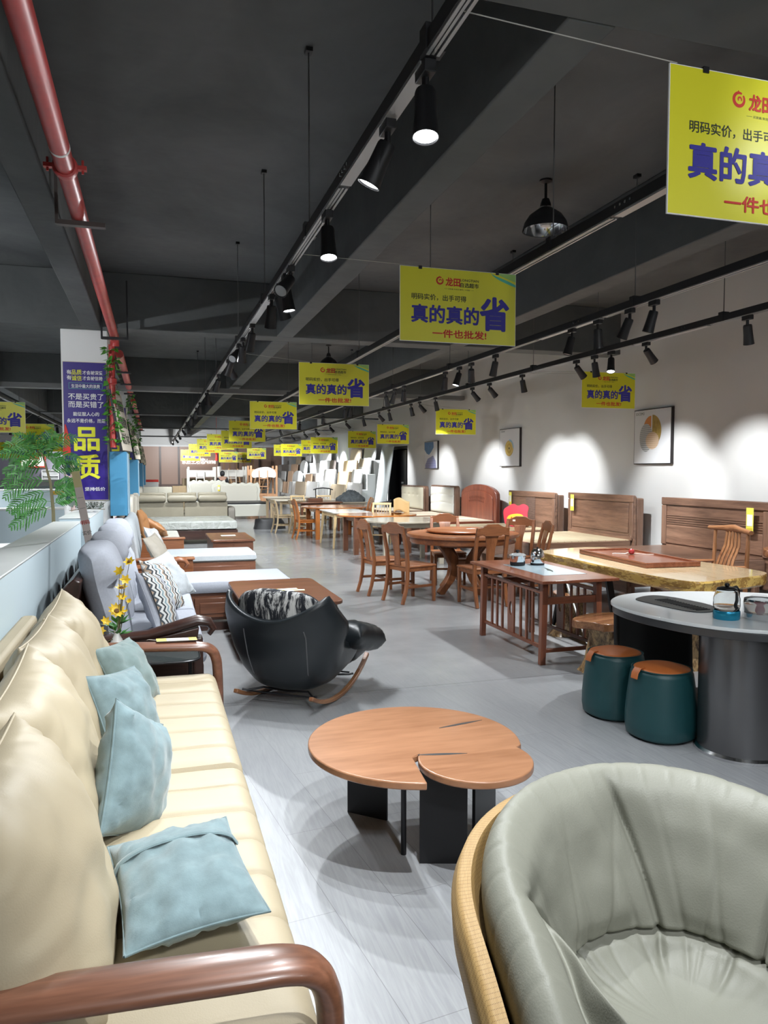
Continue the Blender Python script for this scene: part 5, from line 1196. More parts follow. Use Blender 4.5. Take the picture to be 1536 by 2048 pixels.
sc1=make_chair('pine','pale pine spindle-back chair tucked behind the swirl-topped table','spindle',.90); kcache(sc1); sc1.location=(4.70,15.75,0); sc1.rotation_euler.z=math.radians(150)
dup(sc1,(3.98,21.1,0),math.radians(190),'pale chair back showing behind the box table, left'); dup(sc1,(4.66,21.12,0),math.radians(170),'pale chair back showing behind the box table, right')
mm=tag(MB().grid(lambda u,v:(-.16+.32*u,.0+.05*math.sin(u*PI),.26*v+.04*math.sin(u*5)),10,8).build('bent_veneer_seat',plain('yellow_veneer',(.62,.44,.20),.4),loc=(4.82,14.55,.76),solid=.012,rz=-.4),'tilted yellowish bent plywood piece lying on the swirl-topped table','wood piece')
def bkchair(x,y,rz,label,lowarm=False):
    t=empty('black_chair',(x,y,0),rz,label=label,cat='chair')
    for s in (-1,1):
        MB().sweep([(s*.22,-.22,0),(s*.22,-.2,.45),(s*.25,-.26,1.0 if not lowarm else .70)],.017,8).build('leg',BLACKM,t); MB().sweep([(s*.22,.2,0),(s*.22,.2,.45)],.017,8).build('leg',BLACKM,t)
    MB().cb((0,0,.45),(.48,.46,.05)).build('seat',BLACKL,t,bevel=.015)
    if lowarm:
        MB().sweep([(-.26,.22,.64),(-.28,0,.68),(-.24,-.24,.72),(0,-.30,.74),(.24,-.24,.72),(.28,0,.68),(.26,.22,.64)],.018,8).build('arm_bow',BLACKM,t)
        MB().cb((0,-.24,.62),(.36,.05,.30)).build('back_pad',BLACKL,t,bevel=.02)
        for s in (-1,1): MB().sweep([(s*.22,.2,.45),(s*.265,.2,.64)],.014,8).build('arm_post',BLACKM,t)
    else:
        MB().sweep([(-.33,-.27,.98),(-.2,-.27,1.02),(0,-.27,1.04),(.2,-.27,1.02),(.33,-.27,.98)],.018,8).build('crest_rail',BLACKM,t)
        for k in range(7): x_=-.15+.05*k; MB().sweep([(x_,-.2,.47),(x_,-.27,1.02)],.006,6).build('spindle',BLACKM,t)
    return t
bkchair(5.27,24.2,math.radians(160),'black spindle-back chair standing before the leaning panels')
bkchair(4.85,23.2,math.radians(170),'low black bow-armed chair behind the box table',True)
bkchair(6.35,20.92,math.radians(70),'black leather armchair beside the black doorway',True)
tag(MB().box(-.7,1.0,-.9,.9,.0,.42).build('platform_bench',plain('grey_blue_fabric',(.24,.30,.32),.8),loc=(5.75,21.1-.0,0)) if False else MB().box(-.50,.50,-.28,.28,.0,.40).build('upholstered_bench',plain('grey_blue_fabric',(.24,.30,.32),.8),loc=(6.24,20.25,0),bevel=.02),'grey-blue upholstered bench left of the cream tufted bed','bench')
for i,(x,y) in enumerate(((3.05,20.9),)):
    mb=MB().grid(lambda u,v:((.45-.1*v)*math.cos(u*2*PI)*(1+.2*nz(u*9,v,3)),.3*math.sin(u*2*PI)*(1-.2*v),.28*v*(1+.1*nz(u*11,v*4,1))),40,8,cu=True); mb.grid(lambda u,v:((.35*v)*math.cos(u*2*PI),.24*v*math.sin(u*2*PI),.28),40,4,cu=True)
    tag(mb.build('dark_bundle',plain('black_plastic',(.02,.02,.022),.4),loc=(x,y,0)),'black plastic bundle on the floor under the pale chairs','bundle')
# ------------------------------------------------------------------ beds along the white wall
def bed(y0,y1,label,style,h=1.25,pz=.60,frame='wal',deck='oak',xf=4.78,xh=6.55):
    cy=(y0+y1)/2; w=y1-y0; t=empty('bed',(xf,cy,0),label=label,cat='bed'); L_=xh-xf
    fm=W_(frame,'x'); fy=W_(frame,'y')
    for s in (-1,1): MB().box(0,L_,s*(w/2-.06)-.02,s*(w/2-.06)+.02,pz-.24,pz-.01).build('side_rail',fm,t,bevel=.006)
    MB().box(-.025,.025,-w/2+.04,w/2-.04,pz-.30,pz+.0).build('foot_rail',fy,t,bevel=.008)
    if deck=='slats':
        m,N,L,B=_new('slatted_bed_deck') if 'slatted_bed_deck' not in MATS else (MATS['slatted_bed_deck'],0,0,0)
        if N:
            tc=_coord(N,L); b=N.new('ShaderNodeTexBrick'); b.offset=0; b.inputs['Scale'].default_value=1; b.inputs['Brick Width'].default_value=.11; b.inputs['Row Height'].default_value=.9; b.inputs['Mortar Size'].default_value=.006; b.inputs['Color1'].default_value=(.60,.50,.33,1); b.inputs['Color2'].default_value=(.54,.44,.29,1); b.inputs['Mortar'].default_value=(.32,.24,.14,1); L.new(tc,b.inputs['Vector']); L.new(b.outputs['Color'],B.inputs['Base Color']); B.inputs['Roughness'].default_value=.5
        dm=MATS['slatted_bed_deck']
    elif deck=='oak': dm=plain('pale_plywood',(.55,.47,.36),.5,var=.06)
    else: dm=W_(frame,'x',rough=.3)
    MB().box(.02,L_,-w/2+.07,w/2-.07,pz-.03,pz).build('bed_deck',dm,t)
    for sx in (.04,L_-.1):
        for s in (-1,1): MB().cb((sx,s*(w/2-.08),(pz-.24)/2),(.07,.07,pz-.24)).build('leg',W_(frame,'z'),t,bevel=.004)
    # headboard, face towards -X
    H=L_+.02
    def hb(P_,a,b,name,mt,par,bev=.012): return MB().prism(P_,a,b,'x').build(name,mt,par,bevel=bev)
    if style in('tuft','white'):
        r=rrect(-w/2,w/2,.25,h,.10,6); hd=hb(r,H,H+.13,'headboard',W_('wal','z'),t)
        def pad(u,v):
            y=(-.5+u)*(w-.12); z=.62+(h-.66)*v; e=max(0,1-abs(2*u-1)**10)*max(0,1-abs(2*v-1)**10)
            d=.035*e**.5
            if style=='tuft':
                for k in range(4): d-=.022*math.exp(-(((u-.2-.2*k)/.03)**2+((v-.66)/.05)**2))
                d-=.006*math.exp(-((v-.66)/.02)**2)
            else:
                for q in (.36,.68): d-=.014*math.exp(-((v-q-.05*math.sin(u*4))/.02)**2)
            return (H-.005-d,y,z)
        MB().grid(pad,60,30).build('upholstered_pad',plain('cream_tuft' if style=='tuft' else 'off_white_leather',(.60,.56,.44) if style=='tuft' else (.66,.65,.60),.5),hd,ang=60)
    elif style=='arch':
        P_=[(-w/2,.25),(w/2,.25),(w/2,h-.30)]+[(w/2*math.cos(a)*1.0,h-.22+.22*math.sin(a)) for a in [PI*k/20 for k in range(1,20)]]+[(-w/2,h-.30)]
        hd=hb(P_,H,H+.10,'headboard',W_('rose','z',rough=.2),t,.02)
        P2=[(y*.86,.66+(z-.25)*.86*.62) for y,z in P_]; hb([(y*.86,(z-.25)*.80+.34) for y,z in P_],H-.018,H,'raised_panel',W_('rose','z',rough=.18),hd,.012)
        mb=MB(); cv=plain('carved_rosewood',(.09,.025,.012),.3)
        for k in range(11):
            a=-.36+.072*k; mb.M=Matrix.Translation((H-.022,a,h-.30+.03*math.cos(a*4)))@Matrix.Rotation(PI/2,4,'Y'); mb.lathe([(.036,-.0),(.030,.012),(.014,.012),(.010,.0)],10,caps=False)
            mb.M=Matrix.Translation((H-.022,a+.03,h-.37+.03*math.cos(a*4)))@Matrix.Rotation(PI/2,4,'Y'); mb.lathe([(.026,-.0),(.020,.010),(.010,.010),(.006,.0)],8,caps=False)
        mb.build('carving',cv,hd)
    else:
        r=rrect(-w/2,w/2,.25,h,.05,4); hd=hb(r,H,H+.05,'headboard',W_(frame,'y',rough=.3),t)
        rk=MB().prism([(-w/2+.0,.3),(w/2,.3),(w/2,h-.04),(-w/2,h-.04)],H+.05,H+.17,'x').build('rear_box',W_('wal','z'),hd,bevel=.02)
        for s in (-1,1): MB().box(H-.02,H,s*(w/2-.05)-.045,s*(w/2-.05)+.045,.62,h-.105).build('stile',W_(frame,'z'),hd,bevel=.01)
        MB().box(H-.02,H,-w/2,w/2,h-.10,h).build('top_rail',W_(frame,'y'),hd,bevel=.01)
        if style=='rattan':
            m,N,L,B=_new('rattan_weave'); tc=_coord(N,L); b=N.new('ShaderNodeTexBrick'); b.inputs['Scale'].default_value=1; b.inputs['Brick Width'].default_value=.03; b.inputs['Row Height'].default_value=.02; b.inputs['Mortar Size'].default_value=.004; b.inputs['Color1'].default_value=(.28,.19,.15,1); b.inputs['Color2'].default_value=(.22,.14,.11,1); b.inputs['Mortar'].default_value=(.06,.03,.02,1)
            sw=N.new('ShaderNodeSeparateXYZ'); cb2=N.new('ShaderNodeCombineXYZ'); L.new(tc,sw.inputs[0]); L.new(sw.outputs['Y'],cb2.inputs['X']); L.new(sw.outputs['Z'],cb2.inputs['Y']); L.new(cb2.outputs[0],b.inputs['Vector']); L.new(b.outputs['Color'],B.inputs['Base Color'])
            MB().box(H-.012,H,-.16,.18,.64,h-.10).build('rattan_inset',m,hd)
            for k in range(1,9): MB().box(H-.010,H,-w/2+.10,-.16,.64+.055*k,.645+.055*k).build('groove',W_('dk','y'),hd) if k<1 else None
        if style=='groove':
            mb=MB()
            for k in range(5): mb.box(H-.008,H,-w/2+.10,w/2-.10,.90+.028*k,.912+.028*k)
            mb.build('fluted_band',W_('wal','y',rough=.3),hd)
            MB().box(H-.012,H,-w/2+.10,w/2-.10,.64,.88).build('lower_panel',W_('wal','y',rough=.3),hd,bevel=.006)
        if style=='plain':
            MB().box(H-.012,H,-w/2+.12,w/2-.12,.70,h-.12).build('inset_panel',W_('wal','y',rough=.3),hd,bevel=.006); MB().box(H-.03,H,-w/2+.02,w/2-.02,.60,.66).build('lower_rail',W_('wal','y'),hd,bevel=.006)
    return t
bed(18.0,19.85,'bed with cream button-tufted headboard, farthest along the wall','tuft',1.22,xf=5.5)
bed(15.95,17.55,'bed with white upholstered headboard in a walnut frame','white',1.26)
bed(13.80,15.60,'rosewood bed with arched headboard and carved crest','arch',1.32,frame='rose',deck='oak',xf=5.05)
bed(11.45,13.20,'dark walnut bed with a woven rattan strip in the headboard','rattan',1.23,deck='slats',xf=5.05)
bed(9.25,11.02,'walnut bed with plain panelled headboard and pale slatted deck','plain',1.25,pz=.61,deck='slats',xf=4.95)
bed(6.75,8.62,'walnut bed with fluted band headboard and brown deck, nearest on the wall','groove',1.25,pz=.61,deck='brown')
def htag(x,y,z,label,s=1):
    t=empty('price_tag',(x,y,z),label=label,cat='price tag')
    MB().box(-.003,.0,-.05*s,.05*s,-.26*s,0).build('card',PAPERY,t); MB().box(-.0045,-.003,-.038*s,.038*s,-.19*s,-.07*s).build('white_field',PAPER,t); MB().box(-.0045,-.003,-.038*s,.038*s,-.25*s,-.21*s).build('print_block',plain('yellow_ink',(.65,.5,.05),.5),t)
htag(6.50,13.02,1.20,'yellow price tag on the left of the rattan-strip headboard',.95)
htag(6.50,10.80,1.22,'yellow price tag on the plain walnut headboard'); htag(6.50,6.98,1.18,'yellow price tag on the nearest fluted headboard',1.1)
pb=empty('promo_board',(6.15,12.1,.61),math.radians(-55),label='red and yellow promotional cut-out standing on the rattan-strip bed',cat='sign')
mb=MB(); P_=smooth([(-.20,0),(.18,0),(.24,.12),(.22,.25),(.26,.36),(.14,.42),(.04,.36),(-.05,.42),(-.16,.36),(-.26,.30),(-.24,.12)],2); mb.prism(P_,0,.012,'y'); mb.build('red_board',plain('promo_red',(.70,.05,.08),.5),pb)
MB().prism(smooth([(-.16,.04),(.15,.04),(.18,.14),(.12,.24),(-.12,.22),(-.19,.14)],2),-.004,0,'y').build('yellow_field',plain('promo_yellow',(.80,.62,.05),.5),pb)
mb=MB(); put_text(mb,'特价',.10,0,.09,0,-.006,.02); mb.build('promo_lettering',RED,pb)
# ------------------------------------------------------------------ pictures on the wall
def pic(y0,y1,z0,z1,label):
    # y0 is the far edge (left in view)
    t=empty('wall_picture',(WX-.045,(y0+y1)/2,z0),label=label,cat='picture'); w=abs(y0-y1); h=z1-z0
    MB().box(0,.045,-w/2,w/2,0,h).build('frame',plain('frame_black',(.02,.015,.016),.35),t)
    MB().box(-.003,0,-w/2+.012,w/2-.012,.012,h-.012).build('canvas',plain('canvas_white',(.66,.66,.67),.6),t)
    return t,w,h
def disc(mb,cy,cz,ry,rz,mi,x=-.004,a0=0,a1=360,n=40):
    V=[(x,cy,cz)]+[(x,cy+ry*math.cos(math.radians(a0+(a1-a0)*k/n)),cz+rz*math.sin(math.radians(a0+(a1-a0)*k/n))) for k in range(n+1)]
    mb.add(V,[(0,k+1,k+2) for k in range(n)],mi)
# note: seen from the room, +Y is to the left
p,w,h=pic(9.75,8.90,1.70,2.50,'picture with overlapping orange, gold and striped grey circles')
OR=plain('print_orange',(.58,.22,.06),.6); GO=plain('print_gold',(.40,.27,.07),.5,.3,var=.3,vscale=14); GS=plain('print_grey',(.48,.48,.47),.6)
def stripes(name,a,b):
    m,N,L,B=_new(name); v=_coord(N,L); s=N.new('ShaderNodeTexWave'); s.bands_direction='Z'; s.inputs['Scale'].default_value=11; s.inputs['Distortion'].default_value=.3; L.new(v,s.inputs['Vector']); L.new(_ramp(N,L,s.outputs['Fac'],[(.35,a),(.65,b)]),B.inputs['Base Color']); B.inputs['Roughness'].default_value=.6; return m
mb=MB(); disc(mb,.05,.50,.20,.24,0,-.0041,90,270) if False else None
disc(mb,-.055,.475,.155,.23,0,-.0042,90-0,-90); 
V=mb.v
mb=MB()
disc(mb,.02,.50,.18,.20,0,-.0040,0,90); disc(mb,.02,.50,.18,.15,0,-.0040,-60,0)
disc(mb,.005,.48,.20,.22,1,-.0040,180,270) if False else None
disc(mb,-.005,.48,.205,.23,1,-.0041,90,270)
disc(mb,.135,.385,.15,.205,2,-.0046) ; disc(mb,-.01,.34,.15,.125,3,-.0052)
mb.build('circle_print',[OR,GO,stripes('grey_stripe_print',(.50,.50,.49),(.27,.27,.27)),stripes('peach_stripe_print',(.62,.44,.32),(.50,.36,.22))],p)
mb=MB(); put_text(mb,'SOCOMO',.055,0,0,0,0,.0,fit=.20); o=mb.build('picture_lettering',BLACKI,p); o.rotation_euler.z=-PI/2; o.location=(-.0045,.28,.72)
p,w,h=pic(14.35,13.45,1.69,2.46,'picture with a golden ring dial and a pale blue quarter')
mb=MB(); disc(mb,0,.37,.185,.16,0,-.0040); disc(mb,0,.37,.20,.165,1,-.0044,90,180) if False else None; disc(mb,0,.37,.195,.17,1,-.0046,90,180-0) if False else disc(mb,-.0,.37,.195,.175,1,-.0046,-0+90+90,270) if False else disc(mb,-.0,.37,.20,.18,1,-.0046,90,180)
for r,mi in ((.14,2),(.10,0),(.06,2),(.02,3)): disc(mb,0,.37,r*1.15,r,mi,-.0050-.0004*(.15-r)*10)
mb.build('dial_print',[plain('print_ochre',(.55,.36,.08),.5),plain('print_sky',(.30,.48,.58),.6),plain('print_pale_gold',(.62,.47,.16),.5),BLACKI],p)
mb=MB(); put_text(mb,'SOCOMO',.05,0,0,0,0,.0,fit=.16); o=mb.build('picture_lettering',BLACKI,p); o.rotation_euler.z=-PI/2; o.location=(-.0045,.28,.70)
p,w,h=pic(18.90,17.95,1.66,2.37,'picture with a blue shape above a purple scaled hill')
mb=MB(); n=0
for P_,mi in (([(.46,.70),(-.20,.70),(-.22,.55),(-.05,.44),(.12,.36),(.30,.40),(.46,.50)],0),([(.40,.012),(-.40,.012),(-.36,.20),(-.18,.34),(.02,.30),(.22,.26),(.40,.10)],1)):
    mb.add([(-.0041-.0003*mi,min(.46,max(-.46,y)),min(z,.69)) for y,z in P_],[tuple(range(len(P_)))],mi)
mb.build('shape_print',[plain('print_blue',(.10,.20,.36),.6,var=.2,vscale=9),stripes('purple_scale_print',(.13,.13,.30),(.35,.36,.50))],p)
# ================================================================== LEANING PANELS
PM={'tan':plain('tan_panel',(.46,.38,.28),.5),'white':plain('white_lacquer_panel',(.76,.77,.76),.3),'beige':plain('beige_panel',(.58,.47,.33),.5),'frame':plain('white_framed_panel',(.72,.72,.71),.35),'peach':plain('peach_panel',(.68,.46,.31),.5),'ornate':plain('ivory_panel',(.70,.68,.62),.4),'arch':plain('white_arch_panel',(.72,.74,.74),.35),'wood':wood('honey_veneer',(.45,.31,.18),(.64,.48,.31),'z',scale=5,rough=.35),'two':plain('white_lacquer_panel',(.8,.8,.8)),'brown':plain('grey_brown_panel',(.16,.13,.12),.5)}
DS=[(5.65,6.0,.60),(6.0,6.3,1.02),(6.3,6.58,1.50),(6.58,6.90,1.94)]
rk=empty('display_rack',(6.3,22.4,0),label='white stepped rack against the wall carrying rows of headboards',cat='rack')
for i,(a,b,h_) in enumerate(DS):
    y0=-1.2 if i==0 else (0 if i<3 else .2); MB().box(a-6.3,b-6.3,y0,19.0,0,h_).build('step',WHITEG,rk,bevel=.006)
PAN=[(1,29.56,31.78,0.55,1.17,'tan'),(1,27.26,29.35,0.65,1.20,'white'),(1,25.35,27.17,0.71,1.25,'white'),(1,23.14,25.12,0.68,1.17,'beige'),(1,21.21,22.88,0.77,1.25,'frame'),(1,31.77,33.39,0.71,1.14,'white'),(1,33.52,35.03,0.66,1.12,'peach'),(1,35.31,37.79,0.56,1.28,'ornate'),(1,37.96,39.34,0.60,1.14,'arch'),(1,39.6,41.0,0.55,1.14,'arch'),(2,25.93,27.82,1.13,1.66,'frame'),(2,23.67,25.55,1.08,1.58,'wood'),(2,22.45,23.61,1.11,1.65,'white'),(2,30.08,31.34,1.10,1.48,'peach'),(2,32.13,34.33,1.13,1.62,'arch'),(2,34.4,35.68,1.06,1.60,'peach'),(2,36.40,37.75,1.03,1.60,'white'),(2,38.06,40.23,1.26,1.65,'arch'),(3,24.04,25.89,1.58,1.96,'wood'),(3,22.45,23.79,1.62,2.01,'two'),(3,28.2,29.83,1.39,2.01,'white'),(3,27.20,28.02,1.66,2.01,'brown'),(3,32.53,34.06,1.47,2.09,'arch'),(3,34.81,36.42,1.55,1.93,'peach'),(4,24.56,25.98,1.95,2.38,'tan'),(4,22.82,24.12,2.02,2.37,'white'),(4,29.07,30.54,2.00,2.37,'white'),(4,35.41,36.59,1.91,2.30,'beige'),(4,33.04,34.07,1.47,1.94,'white')]
RN={1:'bottom step',2:'second step',3:'third step',4:'top step'}
KN={'tan':'tan curved-top','white':'plain white','beige':'beige','frame':'white framed','peach':'peach wood','ornate':'ornate ivory','arch':'white arched','wood':'honey wood','two':'white and brown two-tone','brown':'grey-brown'}
cnt={}
for (r,y0,y1,zb,zt,k) in PAN: cnt.setdefault((r,k),[]).append(y0)
for (r,y0,y1,zb,zt,k) in PAN:
    zb=DS[r-1][2]+.003; zt=max(zt,zb+.35); w=y1-y0-.03; h=zt-zb; x=(DS[r-1][0]+.10)
    same=sorted(cnt[(r,k)]); o_=''
    if len(same)>1: o_=', '+['nearest','next farther','third','fourth'][same.index(y0)]+' of its kind'
    t=empty('headboard_panel',(x,(y0+y1)/2,zb),label='%s headboard on the %s of the white rack%s'%(KN[k],RN[r],o_),cat='headboard',group='headboards on the rack'); t.rotation_euler.y=math.radians(6)
    if k in('arch','ornate'): P_=[(-w/2,0),(w/2,0)]+[(w/2*math.cos(a),h*.55+h*.45*math.sin(a)) for a in [PI*q/14 for q in range(0,15)]]
    else: P_=rrect(-w/2,w/2,0,h,.10 if k!='peach' else .05)
    MB().prism(P_,-.03,.03,'x').build('board',PM[k],t,bevel=.015)
    if k in('frame','ornate','arch','tan'): MB().prism([(y*.84,.06*h+z*.84) for y,z in P_],-.045,-.03,'x').build('pad',PM[k],t,bevel=.012)
    if k=='two': MB().box(-.036,-.03,-w/2+.12,w/2-.12,h*.45,h*.92).build('inset',PM['tan'],t)
    if k=='wood': MB().box(-.034,-.03,-w/2+.16,-w/2+.22,h*.45,h*.8).build('slot',PM['brown'],t)
for i,(y,h_,l) in enumerate(((24.9,2.95,'tall grey-white wardrobe side standing among the headboards, nearest'),(29.9,2.75,'tall white shelving unit farther along the headboard rack'),(35.8,2.6,'tall white shelving unit far along the headboard rack'))):
    t=empty('tall_cabinet',(6.42,y+1.0,DS[2][2]+.002) if False else (5.3,y+1.6,0),label=l,cat='cabinet')
    if i==0: t.location=(6.74,26.6,1.942)
    if i==1: t.location=(6.74,31.3,1.942)
    if i==2: t.location=(6.74,37.6,1.942)
    MB().box(-.14,.14,-.75,.75,0,h_-1.95).build('carcass',plain('cabinet_grey_white',(.58,.60,.60),.5),t,bevel=.004); MB().box(-.145,-.14,-.70,-.45,.03,h_-2.0).build('open_shelf',plain('shelf_glass_green',(.45,.52,.50),.3),t)
lp=empty('leaning_sheet',(6.45,21.75,0),label='tall pale grey sheet leaning between the headboard rack and the doorway',cat='panel'); lp.rotation_euler=(0,math.radians(8),0)
MB().box(-.015,.015,-.55,.55,0,2.35).build('sheet',plain('pale_grey_sheet',(.50,.53,.53),.4),lp); MB().box(-.02,.02,.55,.58,0,2.35).build('edge_trim',WHITEG,lp)
# ================================================================== LEFT ROW, FARTHER SOFAS AND BEDS
s3=empty('fabric_sofa',(0,10.3,0),label='light fabric sofa with square cherry-wood arms and wooden chaise, third along the left row',cat='sofa')
for y in (-1.35,1.38):
    a=MB().box(-.30,.42,y-.05,y+.05,.04,.58).build('arm_panel',W_('cherry','x'),s3,bevel=.006); MB().box(-.34,.44,y-.075,y+.075,.58,.605).build('arm_top',W_('cherry','x',rough=.2),a,bevel=.006)
MB().box(-.42,.38,-1.3,1.33,.04,.30).build('seat_base',W_('ct','y'),s3)
o=slabcush(MB(),.66,1.65,.12,[],1,.01,.03,.002,2,20,30).build('seat_cushion',GREYC,s3); o.location=(.06,-.45,.31)
o=slabcush(MB(),1.35,.88,.12,[],1,.01,.03,.002,3,20,20).build('chaise_cushion',GREYC,s3); o.location=(.70,.78,.33)
cb_=MB().box(.42,1.36,.36,1.22,.05,.33).build('chaise_base',W_('ct','x'),s3,bevel=.005); MB().box(.48,1.28,.345,.36,.10,.28).build('front_panel',W_('ct','x'),cb_,bevel=.005)
MB().prism([(-.50,.05),(-.40,.05),(-.36,.92),(-.46,1.0),(-.50,.98)],-1.3,1.33,'y').build('back_frame',W_('wal','y'),s3,bevel=.01)
o=MB().prism(smooth([(-.40,.40),(-.16,.40),(-.20,.75),(-.24,.98),(-.33,1.02),(-.42,.95)],2),-1.22,1.25,'y').build('back_cushion',GREYC,s3,bevel=.02)
throw('throw_pillow',.45,.45,.15,(.04,9.55,.62),(math.radians(62),math.radians(-5),math.radians(72)),'satin beige-grey pillow on the third sofa, nearer one',plain('satin_beige',(.36,.33,.28),.35),21)
throw('throw_pillow',.48,.48,.15,(.02,10.3,.64),(math.radians(66),math.radians(6),math.radians(74)),'white pillow with grey leaf print on the third sofa',plain('leaf_print_fabric',(.50,.51,.52),.9,var=.35,vscale=9),23)
s4=empty('small_sofa',(-.1,14.0,0),label='cream seat with orange leather cushions beyond the third sofa',cat='sofa')
MB().box(-.35,.50,-.9,.9,.08,.34).build('seat_base',W_('ct','y'),s4,bevel=.01); o=slabcush(MB(),.85,1.8,.13,[0],1,.01,.04,.002,2,20,30).build('seat_cushion',plain('cream_fabric',(.50,.50,.45),.8),s4); o.location=(.1,0,.34)
MB().prism(smooth([(-.45,.1),(-.30,.1),(-.28,.7),(-.36,.86),(-.46,.82)],2),-.9,.9,'y').build('back_rest',plain('cream_fabric',(.5,.5,.45)),s4)
throw('throw_pillow',.55,.50,.20,(.0,13.5,.62),(math.radians(30),math.radians(20),math.radians(80)),'orange-tan leather cushion lying on the cream seat',plain('tan_orange_leather',(.42,.20,.08),.45),27)
throw('throw_pillow',.50,.50,.18,(-.18,13.2,.72),(math.radians(76),0,math.radians(85)),'orange-tan leather cushion standing upright behind the flat one',plain('tan_orange_leather',(.42,.2,.08)),29)
c3=empty('storage_table',(1.21,12.95,0),label='walnut box-shaped coffee table with a paper on its top',cat='coffee table')
MB().prism(rrect(-.35,.35,-.72,.72,.04),.46,.50).build('table_top',W_('ct','y'),c3,bevel=.008); MB().box(-.32,.32,-.69,.69,.03,.46).build('storage_body',W_('ct','x'),c3,bevel=.004); MB().box(-.30,-.02,-.70,-.69,.08,.42).build('drawer_front',W_('ct','x'),c3); MB().box(.02,.30,-.70,-.69,.08,.42).build('drawer_front',W_('ct','x'),c3)
tag(MB().box(-.12,.12,-.08,.08,0,.006).build('price_paper',PAPER,loc=(1.20,13.0,.501)),'white paper slip on the walnut storage table','price paper')
mbed=empty('wrapped_mattress_bed',(.65,17.9,0),label='dark bed base with a plastic-wrapped mattress, in front of the olive sofa',cat='bed')
MB().box(-.95,1.12,-1.0,1.0,.10,.30).build('bed_base',W_('dk','x'),mbed,bevel=.005)
def matm():
    m,N,L,B=_new('plastic_wrapped_mattress'); v=_coord(N,L); n=N.new('ShaderNodeTexNoise'); n.inputs['Scale'].default_value=5; n.inputs['Detail'].default_value=6; n.inputs['Distortion'].default_value=2; L.new(v,n.inputs['Vector']); L.new(_ramp(N,L,n.outputs['Fac'],[(.35,(.36,.38,.35)),(.7,(.52,.54,.52))]),B.inputs['Base Color']); B.inputs['Roughness'].default_value=.14; _bump(N,L,B,n.outputs['Fac'],.9,.03); return m
o=slabcush(MB(),2.05,2.0,.20,[],1,.01,.03,.004,6,30,30).build('mattress',matm(),mbed); o.location=(.08,0,.30)
MB().box(-.9,-.8,-.95,-.85,0,.1).build('leg',BLACKM,mbed); MB().box(1.0,1.1,-.95,-.85,0,.1).build('leg',BLACKM,mbed); MB().box(1.0,1.1,.85,.95,0,.1).build('leg',BLACKM,mbed); MB().box(-.9,-.8,.85,.95,0,.1).build('leg',BLACKM,mbed)
s5=empty('olive_sofa',(.72,20.9,0),label='olive leather three-seat sofa with folded headrests behind the wrapped mattress',cat='sofa')
for i in range(2): MB().box(-1.16+1.22*i,.04+1.16*i,-.02,.10,.12,.76).build('back_panel',OLIVEL,s5,bevel=.02)
MB().box(-1.2,1.22,.10,.92,.12,.44).build('seat_block',OLIVEL,s5,bevel=.04)
for i in range(3):
    x=-.80+.80*i; o=slabcush(MB(),.76,.22,.17,[],1,.02,.06,.006,i,24,16).build('headrest',OLIVEL,s5); o.location=(x,-.02,.78); MB().box(x-.38,x+.38,.10,.2,.76,1.02).build('back_cushion',OLIVEL,s5,bevel=.03)
MB().prism(rrect(-.06,.95,.10,.62,.12),1.22,1.40,'x').build('armrest',plain('taupe_leather',(.22,.20,.17),.5),s5,bevel=.03)
for x,y in ((-1.1,.05),(1.3,.05),(1.3,.85),(-1.1,.85)): MB().sweep([(x,y,.13),(x,y,0)],.015,8).build('leg',BLACKM,s5)
def ivory_bed(x0,x1,yf,yh,label,wavy=True,h=1.2):
    t=empty('white_bed',((x0+x1)/2,yf,0),label=label,cat='bed'); w=x1-x0; IV=plain('ivory_lacquer',(.58,.57,.50),.35)
    MB().box(-w/2+.05,w/2-.05,.02,yh-yf,.30,.50).build('mattress_base',plain('plastic_film_grey',(.40,.41,.39),.2),t,bevel=.02); MB().box(-w/2,w/2,.05,yh-yf,.5,.54).build('black_edge',BLACKM,t)
    MB().prism(rrect(-w/2,w/2,.10,.48,.08),-.03,.03,'y').build('footboard',IV,t,bevel=.01)
    for s in (-1,1): MB().sweep([(s*(w/2-.04),0,.45),(s*(w/2-.04),0,0)],.03,8).build('leg',IV,t); MB().sweep([(s*(w/2-.04),yh-yf,.3),(s*(w/2-.04),yh-yf,0)],.03,8).build('leg',IV,t)
    P_=[(-w/2,.3),(w/2,.3)]+[(w/2+.02*math.sin(k*1.4),.45+(h-.55)*k/8) for k in range(9)]+[(w/2-w*k/24,h-.03+.03*math.sin(k*1.6)) for k in range(1,24)]+[(-w/2-.02*math.sin(k*1.4),h-.1-(h-.55)*k/8) for k in range(9)]
    hd=MB().prism(P_,yh-yf,yh-yf+.08,'y').build('headboard',IV,t,bevel=.015); MB().prism([(x*.88,.52+(z-.3)*.66) for x,z in P_],yh-yf-.02,yh-yf,'y').build('padded_panel',plain('ivory_leather',(.55,.53,.46),.3),hd,bevel=.01)
    return t
ivory_bed(1.95,3.65,25.2,27.2,'ivory bed with scalloped headboard at the far end of the aisle')
ivory_bed(1.30,2.75,28.6,30.4,'second ivory headboard bed, mostly hidden behind the scalloped one',h=1.25)
htag(0,0,0,'small yellow tag on the scalloped ivory headboard',.8)
o=bpy.data.objects['price_tag.004']; o.location=(2.2,27.16,1.1); o.rotation_euler.z=PI/2
